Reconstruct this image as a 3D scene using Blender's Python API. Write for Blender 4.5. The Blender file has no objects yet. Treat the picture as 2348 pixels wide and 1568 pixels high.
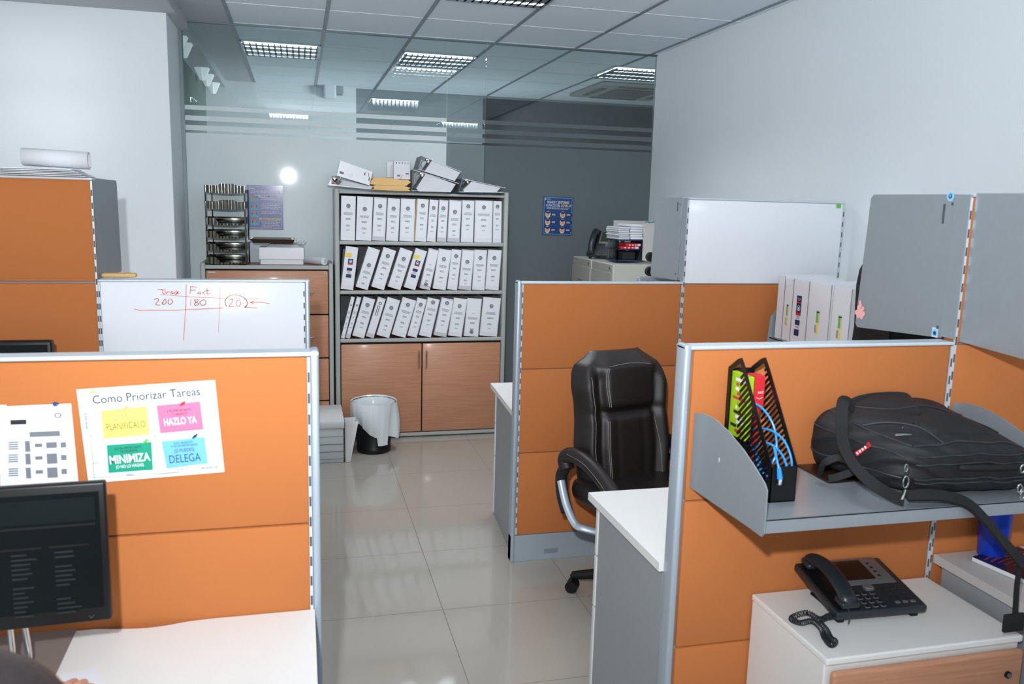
import bpy, bmesh, math, random
from mathutils import Vector, Matrix
random.seed(7)
S = bpy.context.scene
COL = S.collection
# ------------------------------------------------------------------ camera, world, lights, exposure
F_PX = 1920.0
R_CW = Matrix(((0.96949954, 0.0150592, -0.24463005),      # camera axes -> world axes
               (-0.24369062, 0.16585272, -0.95556672),
               (0.02618249, 0.98603554, 0.16446393)))
CAM = Vector((0, 0, 1.70))
cd = bpy.data.cameras.new('camera'); cam = bpy.data.objects.new('camera', cd); COL.objects.link(cam)
cd.sensor_width = 36; cd.lens = F_PX / 2348 * 36; cd.clip_start = 0.05
cam.matrix_world = Matrix.Translation(CAM) @ R_CW.to_4x4()
cd.dof.use_dof = True; cd.dof.focus_distance = 4.6; cd.dof.aperture_fstop = 6.3
S.camera = cam
S.view_settings.view_transform = 'Standard'; S.view_settings.look = 'None'
S.view_settings.exposure = 0.42; S.view_settings.gamma = 1.0
W = bpy.data.worlds.new('world'); S.world = W; W.use_nodes = True
W.node_tree.nodes['Background'].inputs[0].default_value = (0.92, 0.96, 1.0, 1)
W.node_tree.nodes['Background'].inputs[1].default_value = 0.68

def area(name, loc, rot, sx, sy, power, color=(1, 1, 1)):
    l = bpy.data.lights.new(name, 'AREA'); l.shape = 'RECTANGLE'; l.size = sx; l.size_y = sy
    l.energy = power; l.color = color
    o = bpy.data.objects.new(name, l); COL.objects.link(o); o.location = loc; o.rotation_euler = rot
    return o
fl = bpy.data.lights.new('camera_flash', 'SPOT'); fl.energy = 280; fl.color = (0.93, 0.97, 1.0); fl.shadow_soft_size = 0.03
fl.spot_size = math.radians(130); fl.spot_blend = 1.0
FLASH = bpy.data.objects.new('camera_flash', fl); COL.objects.link(FLASH); FLASH.location = (-0.13, -0.03, 1.985); FLASH.rotation_euler = (math.radians(97), 0, math.radians(-13))
HALL_FILL = area('hall_fill_light', (3.9, 6.9, 1.2), (math.radians(78), 0, math.radians(50)), 1.6, 1.6, 110, (0.93, 0.98, 1.0)); HALL_FILL.data.spread = math.radians(85)  # added fill light without a fixture, brightens the hall's far wall and the film
CEIL_W = 32      # each ceiling lamp of the office
HALL_W = 12      # each ceiling lamp beyond the glass
CEIL = 2.835; GLASS_Y = 6.2; WALL_R = 2.667
GX = [-0.415 + 0.6045 * k for k in range(0, 6)]
GY0 = 4.31; GYS = 0.611

# ------------------------------------------------------------------ helpers
def ray(u, v): return R_CW @ Vector((u - 1174.0, 784.0 - v, -F_PX))
def PY(u, v, y): r = ray(u, v); return CAM + r * (y / r.y)          # point of the photo on a plane of known depth
def PX(u, v, x): r = ray(u, v); return CAM + r * (x / r.x)
def PZ(u, v, z): r = ray(u, v); return CAM + r * ((z - 1.7) / r.z)
def s2l(c): c /= 255.0; return c / 12.92 if c <= 0.04045 else ((c + 0.055) / 1.055) ** 2.4

def mat(name, rgb, rough=0.5, metal=0.0, bump=0.0, scale=80.0, var=0.0, coat=0.0, emit=None, es=1.0, spec=0.5, stretch=None):
    m = bpy.data.materials.new(name); m.use_nodes = True; nt = m.node_tree; b = nt.nodes['Principled BSDF']
    c = (s2l(rgb[0]), s2l(rgb[1]), s2l(rgb[2]), 1)
    b.inputs['Base Color'].default_value = c; b.inputs['Roughness'].default_value = rough
    b.inputs['Metallic'].default_value = metal; b.inputs['Coat Weight'].default_value = coat
    b.inputs['Coat Roughness'].default_value = 0.12; b.inputs['Specular IOR Level'].default_value = spec
    if emit: b.inputs['Emission Color'].default_value = (*emit, 1); b.inputs['Emission Strength'].default_value = es
    if bump or var:
        tc = nt.nodes.new('ShaderNodeTexCoord'); n = nt.nodes.new('ShaderNodeTexNoise'); n.inputs['Scale'].default_value = scale
        n.inputs['Detail'].default_value = 4; src = tc.outputs['Object']
        if stretch:
            mp = nt.nodes.new('ShaderNodeMapping'); mp.inputs['Scale'].default_value = stretch
            nt.links.new(src, mp.inputs[0]); src = mp.outputs[0]
        nt.links.new(src, n.inputs['Vector'])
        if bump:
            bp = nt.nodes.new('ShaderNodeBump'); bp.inputs['Strength'].default_value = bump; bp.inputs['Distance'].default_value = 0.002
            nt.links.new(n.outputs['Fac'], bp.inputs['Height']); nt.links.new(bp.outputs[0], b.inputs['Normal'])
        if var:
            mx = nt.nodes.new('ShaderNodeMix'); mx.data_type = 'RGBA'
            mx.inputs[6].default_value = tuple(x * (1 - var) for x in c[:3]) + (1,)
            mx.inputs[7].default_value = tuple(min(1, x * (1 + var)) for x in c[:3]) + (1,)
            nt.links.new(n.outputs['Fac'], mx.inputs[0]); nt.links.new(mx.outputs[2], b.inputs['Base Color'])
    return m

def wood(name, rgb, vert=False):
    m = mat(name, rgb, 0.42, coat=0.15); nt = m.node_tree; b = nt.nodes['Principled BSDF']
    tc = nt.nodes.new('ShaderNodeTexCoord'); mp = nt.nodes.new('ShaderNodeMapping')
    mp.inputs['Scale'].default_value = (3, 60, 90)
    n = nt.nodes.new('ShaderNodeTexNoise'); n.inputs['Scale'].default_value = 1.6; n.inputs['Detail'].default_value = 6
    n.inputs['Distortion'].default_value = 0.4
    cr = nt.nodes.new('ShaderNodeValToRGB'); c = [s2l(x) for x in rgb]
    cr.color_ramp.elements[0].position = 0.3; cr.color_ramp.elements[1].position = 0.7
    cr.color_ramp.elements[0].color = (c[0] * .84, c[1] * .80, c[2] * .78, 1)
    cr.color_ramp.elements[1].color = (c[0] * 1.1, c[1] * 1.1, c[2] * 1.1, 1)
    nt.links.new(tc.outputs['Object'], mp.inputs[0]); nt.links.new(mp.outputs[0], n.inputs['Vector'])
    nt.links.new(n.outputs['Fac'], cr.inputs[0]); nt.links.new(cr.outputs[0], b.inputs['Base Color'])
    return m

M = dict(
    wall=mat('wall_paint', (232, 239, 244), 0.6, var=0.02, scale=3, bump=0.04),
    ceil=mat('ceiling_tile', (228, 240, 250), 0.9, bump=0.15, scale=260),
    gridbar=mat('grid_bar', (132, 140, 148), 0.5), gridlite=mat('grid_bar_light', (222, 228, 234), 0.4),
    gypsum=mat('gypsum', (186, 192, 198), 0.8),
    orange=mat('orange_fabric', (184, 112, 64), 0.92, bump=0.35, scale=900, var=0.05, spec=0.15),
    alu=mat('aluminium', (172, 184, 195), 0.38, 0.35, bump=0.03, scale=60, stretch=(1, 1, 40)),
    alud=mat('aluminium_dull', (138, 148, 158), 0.45, 0.3),
    cap=mat('cap_silver', (208, 216, 224), 0.35, 0.3),
    slot=mat('slot_dark', (80, 80, 84), 0.8),
    steel=mat('painted_steel', (150, 158, 164), 0.42, 0.35, bump=0.06, scale=30, var=0.04),
    shelfst=mat('shelf_steel', (160, 168, 176), 0.33, 0.45, bump=0.06, scale=25, var=0.05),
    white=mat('white_laminate', (226, 226, 224), 0.45, var=0.01, scale=5),
    whiteb=mat('whiteboard', (232, 236, 243), 0.22, coat=0.3),
    lamgrey=mat('grey_laminate', (148, 152, 156), 0.5, var=0.02, scale=20),
    lampale=mat('pale_grey_laminate', (190, 188, 186), 0.5),
    edge=mat('edge_band', (206, 210, 208), 0.5),
    beech=wood('beech', (186, 134, 104)), beechd=wood('beech_shelf', (150, 104, 80)),
    frame=mat('bookcase_frame', (166, 170, 168), 0.45, var=0.02, scale=12),
    frameb=mat('bookcase_back', (92, 98, 102), 0.7),
    black=mat('black_plastic', (15, 16, 18), 0.4, spec=0.35), blackm=mat('black_matt', (26, 26, 28), 0.75),
    bluegrey=mat('phone_shell', (30, 38, 44), 0.35), silver=mat('silver_plastic', (120, 122, 126), 0.35, 0.5),
    chrome=mat('chrome', (205, 205, 200), 0.12, 1.0), smoke=mat('smoked_chrome', (92, 94, 88), 0.13, 1.0, bump=0.3, scale=14),
    leather=mat('dark_leather', (27, 21, 21), 0.46, bump=0.2, scale=350), seam=mat('nylon_piping', (40, 42, 48), 0.5), stitch=mat('stitch', (150, 140, 140), 0.6),
    binder=mat('binder_vinyl', (222, 224, 230), 0.28, coat=0.5, bump=0.25, scale=22, stretch=(1, 1, 0.35)),
    binderg=mat('binder_vinyl_grey', (196, 196, 206), 0.3, coat=0.5, bump=0.25, scale=22),
    binderin=mat('binder_inside', (120, 128, 134), 0.6),
    paper=mat('paper', (222, 225, 230), 0.8), papere=mat('paper_edges', (205, 208, 214), 0.85, var=0.16, scale=60, stretch=(0.6, 0.6, 14)),
    sheet=mat('label_sheet', (226, 230, 236), 0.5, coat=0.4), ink=mat('ink', (34, 36, 44), 0.7), inkl=mat('ink_light', (116, 120, 128), 0.7),
    kraft=mat('kraft_envelope', (226, 184, 122), 0.7, bump=0.3, scale=12),
    redp=mat('red_print', (205, 36, 44), 0.5), bluep=mat('navy_print', (24, 38, 84), 0.5), yellow=mat('yellow_note', (240, 214, 92), 0.6),
    pblue=mat('poster_blue', (58, 72, 142), 0.35, coat=0.3), pblue2=mat('poster_navy', (22, 62, 124), 0.35, coat=0.2),
    pwhite=mat('poster_white', (214, 218, 226), 0.5), pyel=mat('poster_yellow', (236, 214, 110), 0.5),
    skinp=mat('poster_skin', (216, 150, 128), 0.6), hairp=mat('poster_dark', (34, 28, 40), 0.6), teal=mat('teal_print', (30, 140, 128), 0.5),
    marker=mat('red_marker', (236, 138, 120), 0.6), beige=mat('filing_metal', (196, 196, 186), 0.4, 0.05), beiged=mat('filing_front', (150, 148, 140), 0.45, 0.05),
    bag=mat('bag_plastic', (214, 222, 226), 0.25, coat=0.3, bump=0.5, scale=20), plastic=mat('white_plastic', (226, 228, 230), 0.35),
    boxclear=mat('storage_plastic', (206, 214, 216), 0.25), lineb=mat('blue_line', (70, 150, 165), 0.6),
    cloth=mat('black_nylon', (17, 18, 22), 0.62, bump=0.5, scale=500), clothd=mat('black_webbing', (14, 15, 17), 0.75, bump=0.6, scale=300),
    cable=mat('blue_cable', (40, 140, 215), 0.35), lime=mat('lime_pack', (150, 190, 30), 0.4), blue=mat('blue_plastic', (18, 58, 180), 0.3),
    green=mat('green_print', (96, 190, 70), 0.5), pink=mat('pink_sticker', (244, 176, 174), 0.5), cyan=mat('cyan_sticker', (120, 200, 232), 0.35),
    brown=mat('dark_case', (44, 28, 22), 0.3), hair=mat('dark_hair', (46, 38, 38), 0.5, bump=0.8, scale=30, stretch=(14, 1, 1)),
    skin=mat('skin', (214, 160, 136), 0.5), shirt=mat('grey_shirt', (70, 74, 84), 0.9), screen=mat('dark_screen', (11, 17, 19), 0.3, spec=0.2),
    lcd=mat('phone_lcd', (42, 54, 40), 0.2), lcdr=mat('phone_lcd_dark', (36, 22, 18), 0.15),
    scrl=mat('screen_text', (27, 35, 39), 0.4), scrd=mat('screen_bars', (8, 10, 12), 0.4), scrg=mat('screen_panel', (17, 25, 27), 0.35, spec=0.2),
    mag1=mat('magazine_print', (30, 22, 52), 0.25, var=0.6, scale=14), magr=mat('magazine_red', (176, 62, 66), 0.25, var=0.4, scale=30),
    matgrey=mat('grey_desk_mat', (128, 118, 114), 0.5), gap=mat('gap_black', (16, 16, 18), 0.9),
    nY=mat('note_yellow', (232, 212, 108), 0.5), nP=mat('note_pink', (208, 112, 152), 0.5), nG=mat('note_green', (8, 150, 118), 0.5), nB=mat('note_blue', (112, 182, 214), 0.5),
    tube=mat('fluorescent_tube', (255, 255, 255), 0.4, emit=(0.93, 0.97, 1.0), es=9),
    louver=mat('louver', (150, 158, 162), 0.3, 0.6), acm=mat('air_conditioner', (150, 156, 154), 0.5), acd=mat('air_conditioner_grille', (90, 94, 94), 0.6),
    sconce=mat('lamp_shade', (232, 240, 240), 0.5, emit=(0.8, 0.9, 0.9), es=0.25),
    darkwall=mat('dark_wall', (44, 50, 56), 0.7), midwall=mat('grey_panel', (120, 130, 134), 0.7), greenwall=mat('green_curtain', (110, 128, 122), 0.8),
    hallwall=mat('hall_wall', (214, 220, 222), 0.7), trimg=mat('channel', (112, 126, 130), 0.4, 0.4),
)
# floor: glossy cream tiles 0.6 m with thin joints
def floor_mat():
    m = mat('porcelain_floor', (190, 182, 172), 0.09, spec=0.5); nt = m.node_tree; b = nt.nodes['Principled BSDF']
    tc = nt.nodes.new('ShaderNodeTexCoord'); sp = nt.nodes.new('ShaderNodeSeparateXYZ'); nt.links.new(tc.outputs['Object'], sp.inputs[0])
    def line(out, off):
        a = nt.nodes.new('ShaderNodeMath'); a.operation = 'SUBTRACT'; nt.links.new(out, a.inputs[0]); a.inputs[1].default_value = off
        d = nt.nodes.new('ShaderNodeMath'); d.operation = 'PINGPONG'; nt.links.new(a.outputs[0], d.inputs[0]); d.inputs[1].default_value = 0.3
        l = nt.nodes.new('ShaderNodeMath'); l.operation = 'LESS_THAN'; nt.links.new(d.outputs[0], l.inputs[0]); l.inputs[1].default_value = 0.0013
        return l.outputs[0]
    mx = nt.nodes.new('ShaderNodeMath'); mx.operation = 'MAXIMUM'
    nt.links.new(line(sp.outputs[0], 0.564 - 6), mx.inputs[0]); nt.links.new(line(sp.outputs[1], 3.255 - 6), mx.inputs[1])
    n = nt.nodes.new('ShaderNodeTexNoise'); n.inputs['Scale'].default_value = 1.5; nt.links.new(tc.outputs['Object'], n.inputs['Vector'])
    c1 = nt.nodes.new('ShaderNodeMix'); c1.data_type = 'RGBA'; nt.links.new(n.outputs['Fac'], c1.inputs[0])
    c1.inputs[6].default_value = (s2l(166), s2l(160), s2l(151), 1); c1.inputs[7].default_value = (s2l(178), s2l(172), s2l(163), 1)
    c2 = nt.nodes.new('ShaderNodeMix'); c2.data_type = 'RGBA'; nt.links.new(mx.outputs[0], c2.inputs[0]); nt.links.new(c1.outputs[2], c2.inputs[6])
    c2.inputs[7].default_value = (s2l(104), s2l(98), s2l(92), 1); nt.links.new(c2.outputs[2], b.inputs['Base Color'])
    r = nt.nodes.new('ShaderNodeMath'); r.operation = 'MULTIPLY_ADD'; nt.links.new(mx.outputs[0], r.inputs[0]); r.inputs[1].default_value = 0.6; r.inputs[2].default_value = 0.075
    nt.links.new(r.outputs[0], b.inputs['Roughness'])
    return m
M['floor'] = floor_mat()
def glass_mat(name, tint, ior):
    m = bpy.data.materials.new(name); m.use_nodes = True; nt = m.node_tree; nt.nodes.remove(nt.nodes['Principled BSDF'])
    t = nt.nodes.new('ShaderNodeBsdfTransparent'); t.inputs[0].default_value = (*tint, 1)
    g = nt.nodes.new('ShaderNodeBsdfGlossy'); g.inputs['Roughness'].default_value = 0.0
    f = nt.nodes.new('ShaderNodeFresnel'); f.inputs[0].default_value = ior
    x = nt.nodes.new('ShaderNodeMixShader'); nt.links.new(f.outputs[0], x.inputs[0]); nt.links.new(t.outputs[0], x.inputs[1]); nt.links.new(g.outputs[0], x.inputs[2])
    nt.links.new(x.outputs[0], nt.nodes['Material Output'].inputs[0]); return m
M['glass'] = glass_mat('clear_glass', (0.82, 0.87, 0.885), 1.7)
M['clearp'] = glass_mat('clear_plastic', (0.9, 0.93, 0.95), 1.45)
def film_mat(name, alb, ft):
    m = bpy.data.materials.new(name); m.use_nodes = True; nt = m.node_tree; nt.nodes.remove(nt.nodes['Principled BSDF'])
    d = nt.nodes.new('ShaderNodeBsdfDiffuse'); d.inputs[0].default_value = (*alb, 1)
    t = nt.nodes.new('ShaderNodeBsdfTranslucent'); t.inputs[0].default_value = (0.80, 0.90, 0.92, 1)
    g = nt.nodes.new('ShaderNodeBsdfGlossy'); g.inputs['Roughness'].default_value = 0.06
    def mix(a, b_, f):
        x = nt.nodes.new('ShaderNodeMixShader'); x.inputs[0].default_value = f
        nt.links.new(a.outputs[0], x.inputs[1]); nt.links.new(b_.outputs[0], x.inputs[2]); return x
    x = mix(d, t, ft); fr = nt.nodes.new('ShaderNodeFresnel'); fr.inputs[0].default_value = 1.17
    y = mix(x, g, 0.05); nt.links.new(fr.outputs[0], y.inputs[0])
    nt.links.new(y.outputs[0], nt.nodes['Material Output'].inputs[0]); return m
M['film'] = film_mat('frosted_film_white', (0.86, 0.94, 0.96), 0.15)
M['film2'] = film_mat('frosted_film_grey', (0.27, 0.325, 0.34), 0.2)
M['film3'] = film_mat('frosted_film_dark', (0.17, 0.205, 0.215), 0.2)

class MB:
    def __init__(s): s.v = []; s.f = []; s.mi = []; s.mats = []
    def m(s, name):
        if name not in s.mats: s.mats.append(name)
        return s.mats.index(name)
    def raw(s, vs, fs, m):
        b = len(s.v); k = s.m(m); s.v += [Vector(p) for p in vs]
        for f in fs: s.f.append([b + i for i in f]); s.mi.append(k)
    def box(s, a, b, m, bev=0.0, T=None, seg=2):
        x0, y0, z0 = (min(p, q) for p, q in zip(a, b)); x1, y1, z1 = (max(p, q) for p, q in zip(a, b))
        bm = bmesh.new(); vs = [bm.verts.new(p) for p in ((x0, y0, z0), (x1, y0, z0), (x1, y1, z0), (x0, y1, z0), (x0, y0, z1), (x1, y0, z1), (x1, y1, z1), (x0, y1, z1))]
        for f in ((3, 2, 1, 0), (4, 5, 6, 7), (0, 1, 5, 4), (1, 2, 6, 5), (2, 3, 7, 6), (3, 0, 4, 7)): bm.faces.new([vs[i] for i in f])
        if bev > 0:
            bev = min(bev, (x1 - x0) * .49, (y1 - y0) * .49, (z1 - z0) * .49)
            bmesh.ops.bevel(bm, geom=bm.edges[:], offset=bev, segments=seg, affect='EDGES', profile=0.5)
        s.bm(bm, m, T); return s
    def bm(s, bm, m, T=None):
        bm.verts.index_update(); vs = [(T @ v.co if T else v.co.copy()) for v in bm.verts]
        fs = [[v.index for v in f.verts] for f in bm.faces]; bm.free(); s.raw(vs, fs, m)
    def prism(s, pts, d, m):      # polygon (3D points) extruded by vector d
        n = len(pts); pts = [Vector(p) for p in pts]; d = Vector(d)
        s.raw(pts + [p + d for p in pts], [list(range(n)), list(range(2 * n - 1, n - 1, -1))] + [[i, i + n, (i + 1) % n + n, (i + 1) % n][::-1] for i in range(n)], m); return s
    def tube(s, pts, r, m, n=8, smooth=0, flat=None, closed=False):
        pts = [Vector(p) for p in pts]
        if smooth: pts = catmull(pts, smooth, closed)
        k = len(pts); rs = r if isinstance(r, (list, tuple)) else None
        vs = []; prev = None
        for i, p in enumerate(pts):
            t = (pts[(i + 1) % k] - pts[i - 1]) if closed else (pts[min(i + 1, k - 1)] - pts[max(i - 1, 0)])
            t = t.normalized() if t.length > 1e-9 else Vector((0, 0, 1))
            if prev is None: a = t.cross(Vector((0, 0, 1)) if abs(t.z) < 0.95 else Vector((0, 1, 0))).normalized()
            else: a = (prev - t * prev.dot(t)).normalized()
            prev = a; b = t.cross(a)
            rr = (rs[0] + (rs[-1] - rs[0]) * i / max(1, k - 1)) if rs else r
            for j in range(n):
                an = 2 * math.pi * j / n; vs.append(p + a * math.cos(an) * rr * (flat or 1) + b * math.sin(an) * rr)
        fs = []; last = k if closed else k - 1
        for i in range(last):
            for j in range(n): fs.append([i * n + j, i * n + (j + 1) % n, ((i + 1) % k) * n + (j + 1) % n, ((i + 1) % k) * n + j])
        if not closed: fs += [list(range(n))[::-1], list(range((k - 1) * n, k * n))]
        s.raw(vs, fs, m); return s
    def cyl(s, a, b, r, m, n=20, r2=None): return s.tube([a, b], [r, r if r2 is None else r2], m, n)
    def lathe(s, c, prof, m, n=28, T=None):
        c = Vector(c); vs = []
        for r, z in prof:
            for j in range(n):
                an = 2 * math.pi * j / n; q = Vector((r * math.cos(an), r * math.sin(an), z)); q = T @ q if T else q; vs.append(c + q)
        fs = [[i * n + j, i * n + (j + 1) % n, (i + 1) * n + (j + 1) % n, (i + 1) * n + j] for i in range(len(prof) - 1) for j in range(n)]
        s.raw(vs, fs, m); return s
    def ribbon(s, pts, width, thick, m, up=(0, 0, 1), sm=6):
        pts = catmull([Vector(p) for p in pts], sm); k = len(pts); vs = []
        ups = up if isinstance(up, list) else [up] * 2; u0, u1 = Vector(ups[0]), Vector(ups[-1])
        for i, p in enumerate(pts):
            t = (pts[min(i + 1, k - 1)] - pts[max(i - 1, 0)]).normalized(); f = i / (k - 1)
            nrm = (u0 * (1 - f) + u1 * f); nrm = (nrm - t * nrm.dot(t)).normalized(); w = t.cross(nrm).normalized() * width / 2; h = nrm * thick / 2
            vs += [p - w - h, p + w - h, p + w + h, p - w + h]
        fs = [[0, 1, 2, 3], [4 * k - 1, 4 * k - 2, 4 * k - 3, 4 * k - 4]]
        for i in range(k - 1):
            for j in range(4): fs.append([4 * i + j, 4 * i + 4 + j, 4 * i + 4 + (j + 1) % 4, 4 * i + (j + 1) % 4])
        s.raw(vs, fs, m); return s
    def rect(s, T, x0, y0, x1, y1, m, lift=0.0004):
        s.raw([T @ Vector(p) for p in ((x0, y0, lift), (x1, y0, lift), (x1, y1, lift), (x0, y1, lift))], [[0, 1, 2, 3]], m)
    def disc(s, T, x, y, r, m, lift=0.0006, n=20, ry=None, r_in=None):
        ry = ry or r
        if r_in is None:
            s.raw([T @ Vector((x + r * math.cos(6.2832 * i / n), y + ry * math.sin(6.2832 * i / n), lift)) for i in range(n)], [list(range(n))], m)
        else:
            q = r_in / r
            s.raw([T @ Vector((x + r * math.cos(6.2832 * i / n), y + ry * math.sin(6.2832 * i / n), lift)) for i in range(n)] +
                  [T @ Vector((x + q * r * math.cos(6.2832 * i / n), y + q * ry * math.sin(6.2832 * i / n), lift)) for i in range(n)],
                  [[i, (i + 1) % n, n + (i + 1) % n, n + i] for i in range(n)], m)
    def stroke(s, T, pts, w, m, lift=0.0006, sm=0):
        pts = [Vector((p[0], p[1], 0)) for p in pts]
        if sm: pts = catmull(pts, sm)
        for i in range(len(pts) - 1):
            d = pts[i + 1] - pts[i]
            if d.length < 1e-6: continue
            d.normalize(); nn = Vector((-d.y, d.x, 0)) * w / 2; e = d * w * .3
            q = [pts[i] - e - nn, pts[i + 1] + e - nn, pts[i + 1] + e + nn, pts[i] - e + nn]
            s.raw([T @ (v + Vector((0, 0, lift))) for v in q], [[0, 1, 2, 3]], m)
    def text(s, T, string, x, y, h, m, w=None, align='CENTER', lift=0.0008, bold=0.0, shear=0.0):
        vs, fs, wd = text_geo(string, bold, shear); k = h / 0.69; kx = k if w is None else w / max(wd, 1e-6)
        ox = {'CENTER': -wd / 2, 'LEFT': 0, 'RIGHT': -wd}[align]
        s.raw([T @ Vector((x + (p[0] + ox) * kx, y + p[1] * k, lift)) for p in vs], fs, m)
    def build(s, name, parent=None, root=None, smooth=False, world=True, angle=38):
        me = bpy.data.meshes.new(name)
        inv = Matrix.Identity(4)
        if world and (root or parent):
            r = root or parent
            while r.parent: r = r.parent
            inv = wmat(r).inverted()
        me.from_pydata([tuple(inv @ v) for v in s.v], [], s.f); me.validate()
        for k in s.mats: me.materials.append(M[k])
        if len(me.polygons) == len(s.mi): me.polygons.foreach_set('material_index', s.mi)
        bm = bmesh.new(); bm.from_mesh(me); 
        if smooth:
            for f in bm.faces: f.smooth = True
            for e in bm.edges:
                if len(e.link_faces) == 2 and e.calc_face_angle(0) > math.radians(angle): e.smooth = False
        bm.to_mesh(me); bm.free()
        o = bpy.data.objects.new(name, me); COL.objects.link(o)
        if parent: o.parent = parent
        return o
def wmat(o): return Matrix.LocRotScale(o.location, o.rotation_euler, o.scale)
def catmull(p, n, closed=False):
    out = []; k = len(p)
    for i in range(k if closed else k - 1):
        a, b, c, d = (p[(i + j) % k] if closed else p[min(max(i + j, 0), k - 1)] for j in (-1, 0, 1, 2))
        for t in range(n):
            t /= n; out.append(0.5 * ((2 * b) + (c - a) * t + (2 * a - 5 * b + 4 * c - d) * t * t + (3 * b - a - 3 * c + d) * t ** 3))
    if not closed: out.append(p[-1])
    return out
_tc = {}
def text_geo(string, bold=0.0, shear=0.0):
    key = (string, bold, shear)
    if key not in _tc:
        cu = bpy.data.curves.new('t', 'FONT'); cu.body = string; cu.size = 1.0; cu.offset = bold; cu.shear = shear; cu.resolution_u = 3
        ob = bpy.data.objects.new('t', cu); me = ob.to_mesh()
        vs = [(v.co.x, v.co.y) for v in me.vertices]; fs = [list(p.vertices) for p in me.polygons]
        ob.to_mesh_clear(); bpy.data.objects.remove(ob); bpy.data.curves.remove(cu)
        x0 = min((v[0] for v in vs), default=0); x1 = max((v[0] for v in vs), default=1)
        _tc[key] = ([(v[0] - x0, v[1]) for v in vs], fs, x1 - x0)
    return _tc[key]
def FR(o, x, y):       # frame matrix: local xy plane -> world
    x = Vector(x).normalized(); z = x.cross(Vector(y)).normalized(); y = z.cross(x)
    T = Matrix((x, y, z)).transposed().to_4x4(); T.translation = Vector(o); return T
def thing(name, label, cat, loc, rz=0.0, group=None):
    o = bpy.data.objects.new(name, None); COL.objects.link(o); o.empty_display_size = 0.05
    o.location = loc; o.rotation_euler = (0, 0, rz); o['label'] = label; o['category'] = cat
    if group: o['group'] = group
    return o
def single(mb, name, label, cat, smooth=False, group=None):
    lo = [min(v[i] for v in mb.v) for i in range(3)]; hi = [max(v[i] for v in mb.v) for i in range(3)]
    c = Vector(((lo[0] + hi[0]) / 2, (lo[1] + hi[1]) / 2, lo[2])); mb.v = [v - c for v in mb.v]
    o = mb.build(name, smooth=smooth); o.location = c; o['label'] = label; o['category'] = cat
    if group: o['group'] = group
    return o
def struct(mb, name, parent=None, smooth=False):
    o = mb.build(name, parent=parent, world=False, smooth=smooth)
    if parent is None: o['kind'] = 'structure'
    return o
def copy_tree(o, parent=None):
    c = o.copy(); COL.objects.link(c); c.parent = parent
    for ch in o.children: copy_tree(ch, c)
    return c

# ------------------------------------------------------------------ setting
b = MB(); b.box((-3.6, -3.0, -0.12), (4.2, 9.4, 0.0), 'floor'); struct(b, 'floor')
b = MB(); b.box((-0.415, -3.0, CEIL), (4.2, 9.4, CEIL + 0.1), 'ceil'); b.box((-0.70, -3.0, CEIL), (-0.415, 9.4, CEIL + 0.1), 'gypsum')
b.box((-3.6, -3.0, CEIL - 0.065), (-0.70, 9.4, CEIL + 0.1), 'gypsum')
ceiling = struct(b, 'ceiling')
b = MB()
for x in GX: b.box((x - 0.012, -3.0, CEIL - 0.004), (x + 0.012, 9.2, CEIL + 0.002), 'gridbar')
k = -11
while GY0 + k * GYS < 9.2:
    y = GY0 + k * GYS; k += 1
    if y < -2.9: continue
    b.box((-0.403, y - 0.008, CEIL - 0.0035), (4.2, y + 0.008, CEIL + 0.002), 'gridlite')
struct(b, 'ceiling_grid', ceiling)
b = MB(); b.box((WALL_R, -3.0, 0), (WALL_R + 0.15, GLASS_Y + 0.02, CEIL + 0.05), 'wall'); struct(b, 'wall_right')
b = MB(); b.box((-3.6, 5.66, 0), (-0.757, 6.32, CEIL + 0.05), 'wall', 0.003); struct(b, 'wall_left')
# glass partition with frosted film
win = MB(); win.box((-0.757, GLASS_Y - 0.03, 0), (-0.735, GLASS_Y + 0.03, CEIL - 0.06), 'trimg'); win.box((-0.735, GLASS_Y - 0.02, CEIL - 0.008), (WALL_R, GLASS_Y + 0.02, CEIL), 'trimg')
win.box((-0.735, GLASS_Y - 0.02, 0), (WALL_R, GLASS_Y + 0.02, 0.03), 'trimg')
win = struct(win, 'window_1')
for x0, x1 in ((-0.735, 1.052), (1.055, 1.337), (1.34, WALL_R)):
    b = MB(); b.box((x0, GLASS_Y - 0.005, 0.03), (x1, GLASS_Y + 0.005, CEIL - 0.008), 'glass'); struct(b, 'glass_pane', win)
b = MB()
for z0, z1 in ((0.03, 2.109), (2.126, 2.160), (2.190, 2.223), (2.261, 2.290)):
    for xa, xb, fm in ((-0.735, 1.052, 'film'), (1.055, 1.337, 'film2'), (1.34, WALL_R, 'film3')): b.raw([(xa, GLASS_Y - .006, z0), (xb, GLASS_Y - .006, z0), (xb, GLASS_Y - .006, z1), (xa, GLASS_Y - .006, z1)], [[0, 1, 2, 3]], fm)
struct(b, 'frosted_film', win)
# beyond the glass
b = MB(); b.box((-3.6, 9.2, 0), (0.60, 9.4, CEIL + 0.05), 'hallwall'); b.box((0.60, 9.2, 0), (4.2, 9.4, CEIL + 0.05), 'midwall'); struct(b, 'wall_far')
b = MB()
b.box((1.345, GLASS_Y + 0.05, 0), (4.2, GLASS_Y + 0.12, 2.452), 'darkwall'); b.box((1.06, GLASS_Y + 0.05, 0), (1.342, GLASS_Y + 0.10, 2.12), 'midwall'); struct(b, 'wall_back')
b = MB(); b.box((4.2, 5.9, 0), (4.3, 9.4, CEIL + 0.05), 'hallwall'); struct(b, 'wall_hall')
b = MB(); b.box((-1.0, 6.32, 0), (-0.9, 9.2, CEIL), 'greenwall')
for i in range(40): b.cyl((-0.9, 6.36 + i * 0.071, 0), (-0.9, 6.36 + i * 0.071, CEIL - 0.07), 0.02, 'greenwall', 8)
struct(b, 'wall_curtained')

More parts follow.
